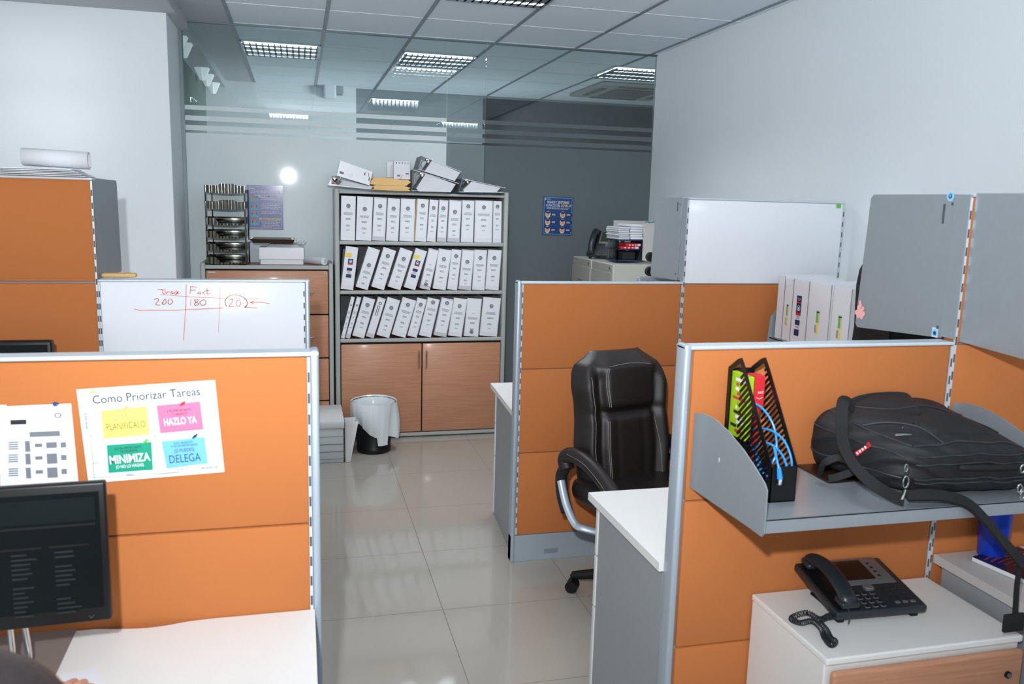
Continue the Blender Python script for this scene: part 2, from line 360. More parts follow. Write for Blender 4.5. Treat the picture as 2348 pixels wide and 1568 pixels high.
# ------------------------------------------------------------------ ceiling lamps
def ceiling_lamp(x0, y0, label, power, dz=0.0, dep=.022):
    w = 0.59; CEIL = 2.835 + dz; t = thing('ceiling_light', label, 'ceiling light', (x0 + w / 2, y0 + w / 2, CEIL - 0.012), group='recessed louvre lights in the tiled ceiling')
    X0, X1, Y0, Y1 = x0, x0 + w, y0, y0 + w; z = CEIL - 0.008
    b = MB()
    for a, c in (((X0, Y0), (X1, Y0 + .012)), ((X0, Y1 - .012), (X1, Y1)), ((X0, Y0), (X0 + .012, Y1)), ((X1 - .012, Y0), (X1, Y1))): b.box((*a, z - .004), (*c, z + .004), 'gridlite')
    b.box((X0 + .012, Y0 + .012, z + .002), (X1 - .012, Y1 - .012, z + .006), 'louver')
    b.build('light_frame', t)
    for i in range(3):
        yc = y0 + w * (i + .5) / 3
        b = MB(); b.box((X0 + .03, yc - .022, z - .004), (X1 - .03, yc + .022, z + .002), 'tube'); b.build('light_tube', t)
        a = area('tube_glow', (0, (i - 1) * w / 3, 0), (0, 0, 0), w - .06, .044 if dep < .04 else .13, power / 3, (0.93, 0.97, 1.0)); a.parent = t; a.location = (0, (i - 1) * w / 3, -.0005)
    b = MB()
    for i in range(13):
        x = X0 + .03 + (w - .06) * i / 12; b.box((x - .006, Y0 + .03, z - dep), (x + .006, Y1 - .03, z - .007), 'louver')
    for i in range(4):
        yb = Y0 + .02 + (w - .04) * i / 3; b.box((X0 + .012, yb - .066 if i else yb - .008, z - dep), (X1 - .012, yb + .066 if i < 3 else yb + .008, z - dep + .0015), 'louver')
    b.build('louvre', t)
    return t
ceiling_lamp(GX[0] + .008, 6.762, 'bright three-strip ceiling light behind the glass, leftmost', HALL_W)
ceiling_lamp(GX[2] + .008, 6.762, 'louvred ceiling light behind the glass, above the bookcase', HALL_W)
ceiling_lamp(GX[5] - .06, 6.762, 'louvred ceiling light behind the glass, next to the right wall and air conditioner', HALL_W * .7)
ceiling_lamp(GX[2] + .008, GY0 + .01, 'ceiling light cut off by the top edge of the photo', CEIL_W)
for x, y, lb in ((GX[2] + .008, GY0 - 4 * GYS + .01, 'ceiling light above the camera side, over the right desks'), (GX[0] + .008, GY0 - 8 * GYS + .01, 'ceiling light behind the camera, left'), (GX[4] + .008, GY0 - 8 * GYS + .01, 'ceiling light behind the camera, right')):
    ceiling_lamp(x, y, lb, CEIL_W * .8, dep=.085)
for x, y, lb in ((-1.7, 4.0, 'ceiling light left of the photo, above the tall left partition'), (-1.7, 1.6, 'ceiling light left of the photo, above the left foreground desk')):
    ceiling_lamp(x, y, lb, CEIL_W * .8, dz=-.065, dep=.085)
# air conditioner cassette beyond the glass
t = thing('air_conditioner', 'square ceiling cassette air conditioner behind the glass by the right wall', 'air conditioner', (3.2, 8.15, CEIL - 0.035))
b = MB(); b.box((2.75, 7.62, CEIL - .035), (3.65, 8.62, CEIL), 'acm', 0.02); b.build('housing', t)
b = MB(); b.box((2.98, 7.86, CEIL - .045), (3.42, 8.38, CEIL - .034), 'acd', 0.004); b.build('intake_grille', t)
for a_, c_ in (((2.82, 7.85), (2.88, 8.40)), ((3.52, 7.85), (3.58, 8.40)), ((2.95, 7.68), (3.45, 7.74)), ((2.95, 8.50), (3.45, 8.56))):
    b = MB(); b.box((*a_, CEIL - .043), (*c_, CEIL - .034), 'acd', 0.003); b.build('air_flap', t)
# wedge lamps on the soffit beyond
for i, (yy, lab) in enumerate(((6.45, 'nearest the white pillar'), (6.72, 'second from the white pillar, largest whole one'), (7.94, 'third from the white pillar'), (8.34, 'small one overlapped by the third wedge lamp'), (8.93, 'farthest and smallest'))):
    t = thing('wedge_lamp', 'white wedge-shaped ceiling lamp behind the glass, ' + lab, 'lamp', (-0.79, yy, CEIL - .065), group='wedge lamps behind the glass')
    b = MB(); z = CEIL - .065
    b.raw([(-.85, yy - .05, z), (-.79, yy - .07, z), (-.73, yy - .05, z), (-.73, yy + .05, z), (-.85, yy + .05, z), (-.81, yy - .02, z - .1), (-.79, yy - .03, z - .105), (-.77, yy - .02, z - .1), (-.77, yy + .02, z - .1), (-.81, yy + .02, z - .1)],
          [[0, 5, 6, 1], [1, 6, 7, 2], [2, 7, 8, 3], [3, 8, 9, 4], [4, 9, 5, 0], [5, 9, 8, 7, 6], [0, 1, 2, 3, 4]], 'sconce'); b.build('lamp_shade', t)
b = MB(); p = PY(757, 207, 9.19); b.box((p.x - .07, 9.08, p.z - .09), (p.x + .06, 9.2, p.z + .08), 'pwhite', 0.02); b.box((p.x + .06, 9.1, p.z - .05), (p.x + .13, 9.2, p.z + .05), 'louver', 0.01)
single(b, 'emergency_light', 'white wall-mounted emergency light box behind the glass, above the mask poster', 'emergency light')

# ------------------------------------------------------------------ partitions
def slots(b, x, y, z0, z1, w=0.0048, strip=True, sw=0.013):
    if strip: b.box((x - sw / 2, y - 0.0012, z0), (x + sw / 2, y + 0.004, z1), 'cap')
    z = z1 - 0.035
    while z > z0 + 0.02:
        b.box((x - w / 2, y - 0.0018, z - 0.024), (x + w / 2, y + 0.002, z), 'slot'); z -= 0.05
def partition(name, label, x0, x1, y0, ztop, tiles, left_post=False, right_post=False, kick=True, lslot=True):
    t = thing(name, label, 'partition', ((x0 + x1) / 2, y0 + .0275, 0)); y1 = y0 + .055
    b = MB()
    b.box((x0, y0, ztop - .010), (x1, y1, ztop), 'cap', 0.003)
    b.box((x0 + .01, y0 + .012, 0.01), (x1 - .01, y1 - .012, ztop - .008), 'alud')
    if kick: b.box((x0, y0 + .004, 0.0), (x1, y1 - .004, .132), 'alu', 0.002)
    b.build('panel_frame', t)
    lo = x0 + (.026 if left_post else .008); hi = x1 - (.026 if right_post else .008)
    for (z0, z1, m_) in tiles:
        b = MB(); b.box((lo, y0 + .001, z0 + .001), (hi, y1 - .001, z1 - .0015), m_, 0.006 if m_ == 'orange' else 0.002)
        b.build('whiteboard_panel' if m_ == 'whiteb' else 'fabric_panel', t, smooth=True)
    for side, has in ((x0, left_post), (x1, right_post)):
        if not has: continue
        s = 1 if side == x0 else -1
        b = MB(); a0, a1 = sorted((side, side + s * .020)); b.box((a0, y0 - .001, 0), (a1, y1 + .001, ztop + .004), 'alu', 0.007, seg=3); b.build('end_post', t, smooth=True)
    b = MB()
    if lslot: slots(b, lo - .004 if not left_post else x0 + .0235, y0, .14, ztop - .012, sw=.007)
    slots(b, hi + .004 if not right_post else x1 - .0235, y0, .14, ztop - .012, sw=.007)
    b.build('slotted_strip', t)
    return t
TL = [(.134, .54), (.54, .942), (.942, 1.338)]; O = [(a, c, 'orange') for a, c in TL]; OT = O + [(1.340, 1.738, 'orange')]
pFL = partition('office_partition', 'low orange partition in the left foreground, colourful task poster pinned on it', -.80, .04, 1.95, 1.348, [(.134, .532, 'orange'), (.532, .933, 'orange'), (.933, 1.338, 'orange')], right_post=True)
pFR = partition('office_partition', 'low orange partition in the right foreground, behind the steel shelf with the backpack', .961, 1.785, 1.95, 1.345, [(.134, .502, 'orange'), (.502, .925, 'orange'), (.925, 1.336, 'orange')], left_post=True, lslot=False)
pFT = partition('office_partition', 'tall orange partition at the right edge, half hidden by the nearest steel side panel', 1.785, 2.64, 1.95, 1.757, [(.134, .532, 'orange'), (.532, .933, 'orange'), (.933, 1.338, 'orange'), (1.34, 1.748, 'orange')])
pRL = partition('office_partition', 'low orange partition directly behind the leather chair', .956, 1.768, 3.655, 1.346, O, left_post=True)
pRT = partition('office_partition', 'tall partition with a blank whiteboard above orange fabric, near the right wall', 1.768, 2.61, 3.655, 1.744, O + [(1.340, 1.735, 'whiteb')])
pLL = partition('office_partition', 'low partition with a whiteboard of red handwriting, left of the aisle', -.785, .04, 3.65, 1.352, [(.134, .54, 'orange'), (.54, .942, 'orange'), (.942, 1.343, 'whiteb')], right_post=True)
pLT = partition('office_partition', 'tall orange partition at the left edge with rolled paper on its top', -1.62, -.785, 3.65, 1.752, O + [(1.342, 1.745, 'orange')])
for pt_, x_, y_, zt_ in ((pFT, 1.785, 1.95, 1.757), (pRT, 1.768, 3.655, 1.744)):
    b = MB(); b.box((x_ - .002, y_ - .001, 1.352), (x_ + .0075, y_ + .056, zt_ - .003), 'steel', .001); b.build('end_cover', pt_)
# kick plate socket cover
b = MB(); b.box(PY(1247, 1268, 3.657), PY(1279, 1256, 3.657) + Vector((0, -.003, 0)), 'alud', 0.001); b.build('socket_cover', pRL)
# red handwriting
T = FR((0, 3.6495, 0), (1, 0, 0), (0, 0, 1)); b = MB()
def wp(*uv): return [(PY(u, v, 3.65).x, PY(u, v, 3.65).z) for u, v in uv]
mk = dict(w=0.0028, m='marker', lift=0.0006)
def st(*uv, sm=0, w=0.0028): b.stroke(T, wp(*uv), w, 'marker', 0.0008, sm)
st((427, 652), (426, 700), (421, 780)); st((505, 654), (504, 700), (501, 762), w=0.0018); st((368, 675), (430, 680), (500, 683), (590, 686), w=0.002)
st((308, 708), (318, 711), (400, 711), (512, 706))
st((361, 663), (380, 665)); st((371, 663), (374, 673), (378, 674)); st((378, 668), (382, 673), (384, 669), (389, 669)); st((390, 672), (394, 668), (396, 673), (391, 674)); st((402, 669), (398, 672), (402, 675)); st((404, 664), (404, 675), (409, 668), (406, 671), (411, 674))
st((354, 687), (360, 684), (364, 688), (357, 698), (367, 699), sm=3); st((372, 697), (378, 685), (381, 694), (374, 698), (372, 692), sm=3); st((388, 686), (385, 693), (390, 698), (396, 691), (391, 685), sm=3)
st((437, 657), (436, 673)); st((437, 657), (452, 658)); st((437, 665), (448, 665)); st((457, 668), (453, 673), (460, 674), (459, 668)); st((470, 668), (464, 671), (470, 675)); st((475, 662), (475, 674), (481, 673)); st((471, 666), (480, 666)); st((483, 664), (484, 665))
st((438, 686), (437, 700)); st((455, 687), (446, 688), (449, 692), (456, 697), (448, 700), (446, 696), (456, 689), sm=3); st((463, 688), (458, 694), (464, 700), (472, 696), (470, 688), (463, 688), sm=3)
st((519, 702), (516, 690), (525, 679), (540, 676), (556, 680), (566, 690), (566, 700), (561, 704), sm=4, w=.0036); st((524, 687), (533, 686), (533, 692), (525, 702), (537, 702), sm=3); st((545, 688), (541, 695), (546, 702), (552, 697), (550, 689), (545, 688), sm=3)
st((561, 704), (589, 706)); st((582, 690), (574, 693), (582, 697)); st((575, 693), (595, 692), (618, 696))
mw = b.build('marker_writing', pLL); mw['label'] = 'red marker handwriting'
b = MB(); T2 = FR((0, 3.6545, 0), (1, 0, 0), (0, 0, 1)); c = PY(1923, 472, 3.655)
b.box((c.x - .012, 3.651, c.z - .011), (c.x + .012, 3.655, c.z + .011), 'green', 0.002); g = b.build('magnet', pRT); g['label'] = 'small green square sticker in the whiteboard corner'

# steel side panels (ends of missing overhead lockers)
def side_panel(label, x, ya, yb, zt_a, zt_b, zb_a, zb_b, skew=0.0, holes=()):
    t = thing('steel_side_panel', label, 'side panel', (x, (ya + yb) / 2, min(zb_a, zb_b)), group='steel side panels hooked on the partition posts')
    b = MB(); r = .012 * (1 if yb > ya else -1)
    pts = [(x, ya, zb_a), (x, ya, zt_a), (x, yb - r, zt_b), (x, yb, zt_b - .012), (x, yb + skew, zb_b + .012), (x, yb + skew - r, zb_b)]
    b.prism(pts, (.0025, 0, 0), 'steel'); b.build('panel_sheet', t)
    for (y, z, h) in holes:
        b = MB(); b.box((x - .0012, y - .004, z - h), (x + .004, y + .004, z + h), 'slot'); b.build('hook_slot', t)
    return t
sA = side_panel('large grey steel side panel with a pink flower sticker, right of the white binders', 1.79, 2.008, 2.375, 1.755, 1.755, 1.347, 1.322, .02, ((2.05, 1.70, .028), (2.02, 1.728, .004), (2.025, 1.375, .005)))
sB = side_panel('nearest grey steel side panel, cut off by the right edge of the photo', 1.7965, 1.9445, 1.56, 1.757, 1.757, 1.347, 1.330, -.02, ())
sC = side_panel('grey steel side panel left of the blank whiteboard', 1.762, 3.712, 4.00, 1.744, 1.738, 1.350, 1.344, .03, ((3.75, 1.70, .022), (3.725, 1.712, .003), (3.73, 1.38, .004)))
sD = side_panel('dark grey steel side panel beside the tall left partition and white pillar', -.80, 3.708, 4.18, 1.752, 1.750, 1.345, 1.338, .015, ())
def sticker(x, u, v, m, kind, parent, label):
    p = PX(u, v, x); T = FR((x, p.y, p.z), (0, -1, 0), (0, 0, 1)); b = MB()
    if kind == 'round': b.disc(T, 0, 0, .014, 'pwhite', .0006); b.disc(T, 0, 0, .013, m, .001); b.disc(T, 0, 0, .007, 'pblue2', .0014); b.text(T, '9', 0, -.004, .009, 'pwhite', lift=.002)
    elif kind == 'square':
        b.rect(T, -.012, -.014, .012, .014, 'pwhite', .0006); b.disc(T, 0, 0, .011, m, .001); b.disc(T, 0, -.002, .006, 'pblue2', .0014)
    else:
        for i, (dx, dy, r) in enumerate(((-.010, .013, .008), (.012, .013, .007), (-.002, .022, .008), (-.018, -.004, .009), (.016, -.004, .009), (-.008, -.014, .008), (.009, -.014, .009), (0, 0, .013), (-.004, .032, .006))): b.disc(T, dx, dy, r, 'pink', .001 + i * .0001)
    o = b.build('sticker', parent); o['label'] = label
sticker(1.7895, 1973, 715, 'pink', 'flower', sA, 'pink flower-shaped sticker'); sticker(1.7895, 2180, 450, 'cyan', 'round', sA, 'round light blue sticker'); sticker(1.7895, 2144, 762, 'cyan', 'square', sA, 'square light blue sticker')
# tan cap on the left panel foot
b = MB(); b.box(PY(232, 636, 3.74), PY(311, 627, 3.74) + Vector((0, .04, 0)), 'kraft', 0.006); o = single(b, 'wooden_bar', 'short orange-tan bar lying on the whiteboard partition beside the tall left partition', 'bar')

# ------------------------------------------------------------------ right foreground: shelf with brackets
SZ = 1.012; SY0 = 1.592
t = thing('metal_shelf', 'grey steel shelf hooked on the right foreground partition, carrying the backpack', 'shelf', (1.4, 1.77, .97))
b = MB(); b.box((1.0, SY0, SZ - .004), (1.81, 1.947, SZ), 'shelfst'); b.box((1.0, SY0, SZ - .034), (1.81, SY0 + .003, SZ), 'shelfst', .001); b.box((1.0, 1.944, SZ - .03), (1.81, 1.947, SZ), 'shelfst'); b.build('shelf_board', t)
def bracket(x, yb, label=None):
    pts = [(x, 1.947, .966), (x, 1.947, 1.169), (x, 1.90, 1.180), (x, 1.84, 1.182), (x, 1.77, 1.170), (x, 1.69, 1.145), (x, 1.63, 1.118), (x, yb + .012, 1.098), (x, yb, 1.085), (x, yb - .002, .985), (x, yb + .008, .974), (x, 1.66, .974)]
    b = MB(); b.prism(pts, (.003, 0, 0), 'steel'); return b
o = bracket(.996, 1.580).build('side_bracket', t); b = MB(); p = PX(1650, 1054, .996); T = FR((.9955, p.y, p.z), (0, -1, 0), (0, 0, 1)); b.disc(T, 0, 0, .003, 'pwhite', ry=.006); b.build('paint_chip', o)
bracket(1.80, 1.580).build('side_bracket', t)

# magazine file holder
fy0, fy1, fx0, fx1 = 1.688, 1.925, 1.073, 1.141
t = thing('magazine_file', 'black slotted magazine file holding a blue cable, on the steel shelf', 'magazine file', ((fx0 + fx1) / 2, (fy0 + fy1) / 2, SZ))
prof = [(fy0, 0), (fy0, .088), (1.845, .300), (1.862, .318), (1.880, .312), (fy1, .282), (fy1, 0)]
def inside(y, z):
    n = len(prof); c = False
    for i in range(n):
        (ya, za), (yb_, zb) = prof[i], prof[i - 1]
        if (za > z) != (zb > z) and y < (yb_ - ya) * (z - za) / (zb - za) + ya: c = not c
    return c
def scaled(k):
    cy, cz = 1.84, .13; out = []
    n = len(prof)
    for i in range(n):   # inset polygon
        p0, p1, p2 = Vector(prof[i - 1]), Vector(prof[i]), Vector(prof[(i + 1) % n])
        d1 = (p1 - p0).normalized(); d2 = (p2 - p1).normalized(); n1 = Vector((d1.y, -d1.x)); n2 = Vector((d2.y, -d2.x))
        q = (n1 + n2).normalized(); out.append(p1 + q * (k / max(.35, q.dot(n1))))
    return out
for x in (fx0, fx1 - .002):
    b = MB(); ins = scaled(.014)
    if not inside(ins[1].x, ins[1].y): ins = scaled(-.014)
    n = len(prof)
    for i in range(n):
        j = (i + 1) % n; b.prism([(x, prof[i][0], SZ + prof[i][1]), (x, prof[j][0], SZ + prof[j][1]), (x, ins[j].x, SZ + ins[j].y), (x, ins[i].x, SZ + ins[i].y)], (.002, 0, 0), 'black')
    # diagonal bars
    d = Vector((.75, .66)).normalized() * -1; d = Vector((-.72, .69)).normalized(); nn = Vector((d.y, -d.x))
    for kk in range(-20, 40):
        o0 = Vector((fy0, 0)) + Vector((0, 1)) * kk * .0180
        seg = []
        for s_ in range(-60, 160):
            p = o0 + d * s_ * .004
            if inside(p.x, p.y): seg.append(p)
        if len(seg) > 2:
            a_, c_ = seg[0], seg[-1]; h = nn * .0032
            b.prism([(x + .0002, *(q)) for q in [(a_.x - h.x, SZ + a_.y - h.y), (c_.x - h.x, SZ + c_.y - h.y), (c_.x + h.x, SZ + c_.y + h.y), (a_.x + h.x, SZ + a_.y + h.y)]], (.0016, 0, 0), 'black')
    b.build('slotted_side', t)
b = MB(); b.box((fx0, fy0, SZ), (fx1, fy0 + .002, SZ + .088), 'black'); b.build('front_wall', t)
b = MB(); b.box((fx0, fy0, SZ + .0005), (fx1, fy1, SZ + .003), 'black'); b.box((fx0, fy1 - .002, SZ), (fx1, fy1, SZ + .28), 'black'); b.build('back_wall', t)
b = MB(); b.box((fx0 + .006, 1.83, SZ + .10), (fx0 + .022, 1.915, SZ + .275), 'lime', .002)
for i in range(14): b.box((fx0 + .0055, 1.835 + .07 * random.random(), SZ + .11 + .012 * i), (fx0 + .006, 1.85 + .06 * random.random(), SZ + .118 + .012 * i), random.choice(['pwhite', 'gap', 'magr', 'green']))
b.box((fx0 + .006, 1.83, SZ + .0035), (fx0 + .022, 1.915, SZ + .11), 'black'); single(b, 'snack_pack', 'lime green printed packet inside the black magazine file', 'packet')
b = MB(); b.box((fx0 + .030, 1.84, SZ + .19), (fx0 + .058, 1.88, SZ + .275), 'redp', .001); b.box((fx0 + .038, 1.845, SZ + .0035), (fx0 + .05, 1.875, SZ + .19), 'redp'); T = FR((fx0 + .030, 1.8395, SZ + .19), (1, 0, 0), (0, 0, 1)); b.text(T, 'sed', .016, .04, .008, 'pwhite'); b.stroke(T, [(.006, .03), (.014, .026), (.022, .03)], .0015, 'pwhite')
single(b, 'red_card', 'red card with white print sticking out of the black magazine file', 'card')
b = MB()
b.tube([(1.11, 1.90, SZ + .12), (1.09, 1.84, SZ + .20), (1.10, 1.80, SZ + .205), (1.115, 1.765, SZ + .17), (1.12, 1.75, SZ + .12), (1.105, 1.74, SZ + .08), (1.09, 1.78, SZ + .05), (1.12, 1.82, SZ + .06), (1.10, 1.86, SZ + .12), (1.105, 1.78, SZ + .155), (1.125, 1.73, SZ + .14), (1.133, 1.70, SZ + .09), (1.13, 1.71, SZ + .03)], .0028, 'cable', 8, 8)
b.tube([(1.09, 1.80, SZ + .10), (1.10, 1.76, SZ + .125), (1.115, 1.72, SZ + .11), (1.122, 1.70, SZ + .07), (1.12, 1.72, SZ + .02)], .0028, 'cable', 8, 8)
b.tube([(1.12, 1.84, SZ + .04), (1.095, 1.80, SZ + .09), (1.085, 1.76, SZ + .06), (1.10, 1.72, SZ + .04), (1.11, 1.76, SZ + .02)], .0028, 'cable', 8, 8)
b.tube([(1.095, 1.72, SZ + .125), (1.088, 1.695, SZ + .105), (1.088, 1.682, SZ + .085)], .0028, 'cable', 8, 6)
b.tube([(1.088, 1.683, SZ + .088), (1.091, 1.680, SZ + .062)], [.005, .007], 'cable', 8); b.box((1.086, 1.676, SZ + .045), (1.098, 1.684, SZ + .062), 'clearp', .001); b.box((1.088, 1.678, SZ + .047), (1.096, 1.6815, SZ + .06), 'pwhite')
single(b, 'network_cable', 'coiled light blue network cable with a clear plug, in the black magazine file', 'cable', smooth=True)

# ------------------------------------------------------------------ backpack
bag = thing('backpack', 'black laptop backpack lying flat on the steel shelf', 'backpack', (1.57, 1.79, SZ))
FLc, FRc, BRc, BLc = Vector((1.425, 1.655)), Vector((1.775, 1.625)), Vector((1.790, 1.915)), Vector((1.315, 1.925))
def bagmap(x, y, z, e=6.5):
    k = (abs(x) ** e + abs(y) ** e + abs(z) ** e) ** (1 / e); x, y, z = x / k, y / k, z / k
    a, c = (x + 1) / 2, (y + 1) / 2; p = (FLc * (1 - a) + FRc * a) * (1 - c) + (BLc * (1 - a) + BRc * a) * c
    top = .112 + .078 * c ** .8 * (1 - (2 * a - .95) ** 2 * .55) + .012 * math.sin(math.pi * a) - .03 * max(0, a - .7) * c * 3
    zz = (z + 1) / 2; top *= 1 + .02 * math.sin(9 * x + 4 * y)
    pin = 1 + .05 * math.sin(3.1 * zz)
    cx, cy = 1.57, 1.79; w = .006 * math.sin(17 * x + 11 * y + 9 * z)
    return Vector((cx + (p.x - cx) * pin + w * .5, cy + (p.y - cy) * pin + w * .4, SZ + .0055 + zz * top))
def bag_body(n=30):
    b = MB()
    for ax in range(3):
        for sg in (-1, 1):
            vs = []
            for i in range(n + 1):
                for j in range(n + 1):
                    p = [0, 0, 0]; p[ax] = sg; p[(ax + 1) % 3] = -1 + 2 * i / n; p[(ax + 2) % 3] = -1 + 2 * j / n
                    vs.append(bagmap(*p))
            fs = []
            for i in range(n):
                for j in range(n):
                    q = [i * (n + 1) + j, (i + 1) * (n + 1) + j, (i + 1) * (n + 1) + j + 1, i * (n + 1) + j + 1]; fs.append(q if sg > 0 else q[::-1])
            b.raw(vs, fs, 'cloth')
    return b
bb = bag_body(); o = bb.build('bag_body', bag, smooth=True)
me = o.data; bm = bmesh.new(); bm.from_mesh(me); bmesh.ops.remove_doubles(bm, verts=bm.verts[:], dist=.0004)
for f in bm.faces: f.smooth = True
for e in bm.edges: e.smooth = True
bm.to_mesh(me); bm.free()
def btop(x, y, up=.001): p = bagmap(x, y, 1); return p + Vector((0, 0, up))
def bfront(x, z, out=.001): p = bagmap(x, -1, z); return p + Vector((0, -out, 0))
b = MB()
for zz in (.66, .34, -.28, -.46): b.tube([bfront(x / 10, zz + .03 * math.sin(x)) for x in range(-9, 10)], .0026, 'seam', 6, 3)
for zz in (.62, -.30): b.tube([bagmap(-1, y / 10, zz + .03 * math.sin(y * .7)) + Vector((-.001, 0, 0)) for y in range(-9, 10)], .0026, 'seam', 6, 3)
b.tube([btop(*p_, .0005) for p_ in ((-.9, -.9), (-.93, 0), (-.9, .9))], .0032, 'seam', 6, 10); b.tube([btop(x / 10, -.92, .0005) for x in range(-9, 10)], .0032, 'seam', 6, 3)
b.tube([btop(-.9, .1), btop(-.62, -.1), btop(-.42, -.42), btop(-.40, -.9)], .0026, 'seam', 6, 8)
b.tube([btop(-.62, .62), btop(-.30, .30), btop(.1, .26), btop(.7, .35)], .0022, 'seam', 6, 8)
b.tube([btop(-.42, -.30), btop(-.1, .06), btop(.35, .10), btop(.78, -.05), btop(.90, -.3)], .0034, 'black', 6, 8)
b.tube([btop(-.40, -.34), btop(-.08, -.02), btop(.36, .02), btop(.74, -.12)], .0024, 'seam', 6, 8)
b.tube([bfront(-.25, .18, .003), bfront(-.2, .2, .010), bfront(.2, .2, .012), bfront(.55, .2, .010), bfront(.6, .18, .003)], .0075, 'clothd', 8, 6)
b.build('zip_seam', bag, smooth=True)
b = MB(); n = 14; vs = []      # raised front pocket
for i in range(n + 1):
    for j in range(n + 1):
        u, v = i / n, j / n; hgt = .010 * (math.sin(math.pi * u) * math.sin(math.pi * v)) ** .35; vs.append(btop(-.45 + 1.2 * u, -.62 + .62 * v, hgt))
b.raw(vs, [[i * (n + 1) + j, (i + 1) * (n + 1) + j, (i + 1) * (n + 1) + j + 1, i * (n + 1) + j + 1] for i in range(n) for j in range(n)], 'cloth'); b.build('front_pocket', bag, smooth=True)
b = MB(); p = PY(2052, 999, 1.71); q = PY(2090, 997, 1.71); b.tube([p, (p + q) / 2 + Vector((0, 0, .001)), q], [.005, .002], 'chrome', 8, 0, flat=.5); o = b.build('zip_pull', bag, smooth=True); o['label'] = 'silver zip pull'
# logo strip and red tag, small raised prints
def on_bag(u, v):   # nearest bag-top parameters for a photo point (coarse search)
    best = None; r = ray(u, v).normalized()
    for i in range(-20, 21):
        for j in range(-20, 21):
            for z in (1,):
                p = bagmap(i / 20, j / 20, z); d = (p - CAM) - r * (p - CAM).dot(r); d = d.length
                if best is None or d < best[0]: best = (d, p)
    for i in range(-20, 21):
        for j in range(-20, 21):
            for f in ((-1, i / 20, j / 20), (i / 20, -1, j / 20)):
                p = bagmap(*f); d = ((p - CAM) - r * (p - CAM).dot(r)).length
                if d < best[0]: best = (d, p)
    return best[1] - r * .003
def print_strip(u0, v0, u1, v1, h, mats, name, label):
    a, c = on_bag(u0, v0), on_bag(u1, v1); T = FR(a, c - a, Vector((0, .3, 1))); L = (c - a).length; b = MB(); n = len(mats)
    b.rect(T, -.002, -h / 2, L + .002, h / 2, mats[0], .0004)
    for i, m_ in enumerate(mats[1:]): b.rect(T, L * (i + .15) / (n - 1), -h * .28, L * (i + .75) / (n - 1), h * .28, m_, .001)
    o = b.build(name, bag); o['label'] = label
print_strip(1962, 1040, 1992, 1016, .012, ['redp', 'pwhite', 'pwhite', 'pwhite', 'pwhite', 'redp'], 'brand_tag', 'red tag with white lettering')
print_strip(2064, 981, 2122, 966, .0045, ['clothd', 'inkl', 'inkl', 'inkl', 'inkl', 'inkl', 'pwhite', 'pwhite', 'pwhite', 'pwhite', 'redp'], 'logo', 'white and red lettering')
# straps
b = MB()
b.ribbon([PY(1958, 935, 1.86), PY(1934, 922, 1.85) + Vector((0, 0, .004)), PY(1930, 980, 1.80), PY(1937, 1030, 1.73), PY(1965, 1075, 1.66), PY(2005, 1112, 1.62), PY(2050, 1138, 1.605), PY(2072, 1147, 1.60)], .030, .003, 'clothd', [(-.4, -.6, .7), (0, -1, .5)]); b.build('shoulder_strap', bag, smooth=True)
b = MB(); b.ribbon([PY(2076, 1137, 1.612), PY(2150, 1136, 1.600), PY(2215, 1152, 1.585), PY(2258, 1190, 1.572), PY(2295, 1235, 1.570), PY(2325, 1270, 1.570), PY(2345, 1290, 1.572)], .034, .007, 'clothd', [(0, -.35, 1), (.5, -1, .3)]); b.build('shoulder_strap', bag, smooth=True)
b = MB(); b.ribbon([PY(2340, 1290, 1.572), PY(2332, 1340, 1.572), PY(2328, 1400, 1.572), PY(2324, 1435, 1.572)], .016, .002, 'clothd', (0, -1, 0)); b.box(PY(2308, 1412, 1.568), PY(2340, 1442, 1.578), 'clothd', .002); b.build('strap_end', bag, smooth=True)
b = MB(); b.ribbon([PY(1940, 960, 1.90), PY(1955, 925, 1.91), PY(1995, 911, 1.915), PY(2060, 908, 1.915), PY(2080, 915, 1.91), PY(2083, 935, 1.90)], .022, .012, 'cloth', (0, -1, .4)); b.build('top_handle', bag, smooth=True)
b = MB(); b.ribbon([PY(2080, 925, 1.92), PY(2120, 922, 1.93), PY(2160, 935, 1.93), PY(2180, 955, 1.925)], .020, .008, 'clothd', (0, -.6, .8)); b.build('grab_strap', bag, smooth=True)
b = MB(); b.ribbon([PY(1880, 1090, 1.80), PY(1890, 1062, 1.78), PY(1925, 1050, 1.76), PY(1960, 1075, 1.72), PY(1925, 1092, 1.74), PY(1900, 1097, 1.76)], .018, .002, 'clothd', (0, -1, .6)); b.build('side_loop', bag, smooth=True)
def ringat(u, v, y, ru, rv, m='chrome', r=.0013):
    b = MB(); c = PY(u, v, y); k = y / F_PX
    b.tube([c + Vector((ru * k * math.cos(a_), 0, rv * k * math.sin(a_))) for a_ in [i * math.pi / 10 for i in range(20)]], r, m, 6, closed=True); return b
b = ringat(2077, 1105, 1.594, 9, 17, r=.0016); b2 = ringat(2078, 1073, 1.594, 5, 11); b.raw(b2.v, b2.f, 'chrome'); b.tube([PY(2076, 1122, 1.594), PY(2072, 1135, 1.594), PY(2068, 1145, 1.594)], .0028, 'chrome', 8, 4); b.build('strap_clip', bag, smooth=True)
for (u, v) in ((2345, 1075), (2338, 1120), (2345, 1135)):
    b = ringat(u, v, 1.60, 8, 12, r=.0022); b.build('strap_clip', bag, smooth=True)
b = MB(); b.box((1.302, 1.79, SZ), (1.45, 1.935, SZ + .005), 'brown', .002); o = single(b, 'tablet_case', 'dark brown thin tablet lying under the backpack on the steel shelf', 'tablet')

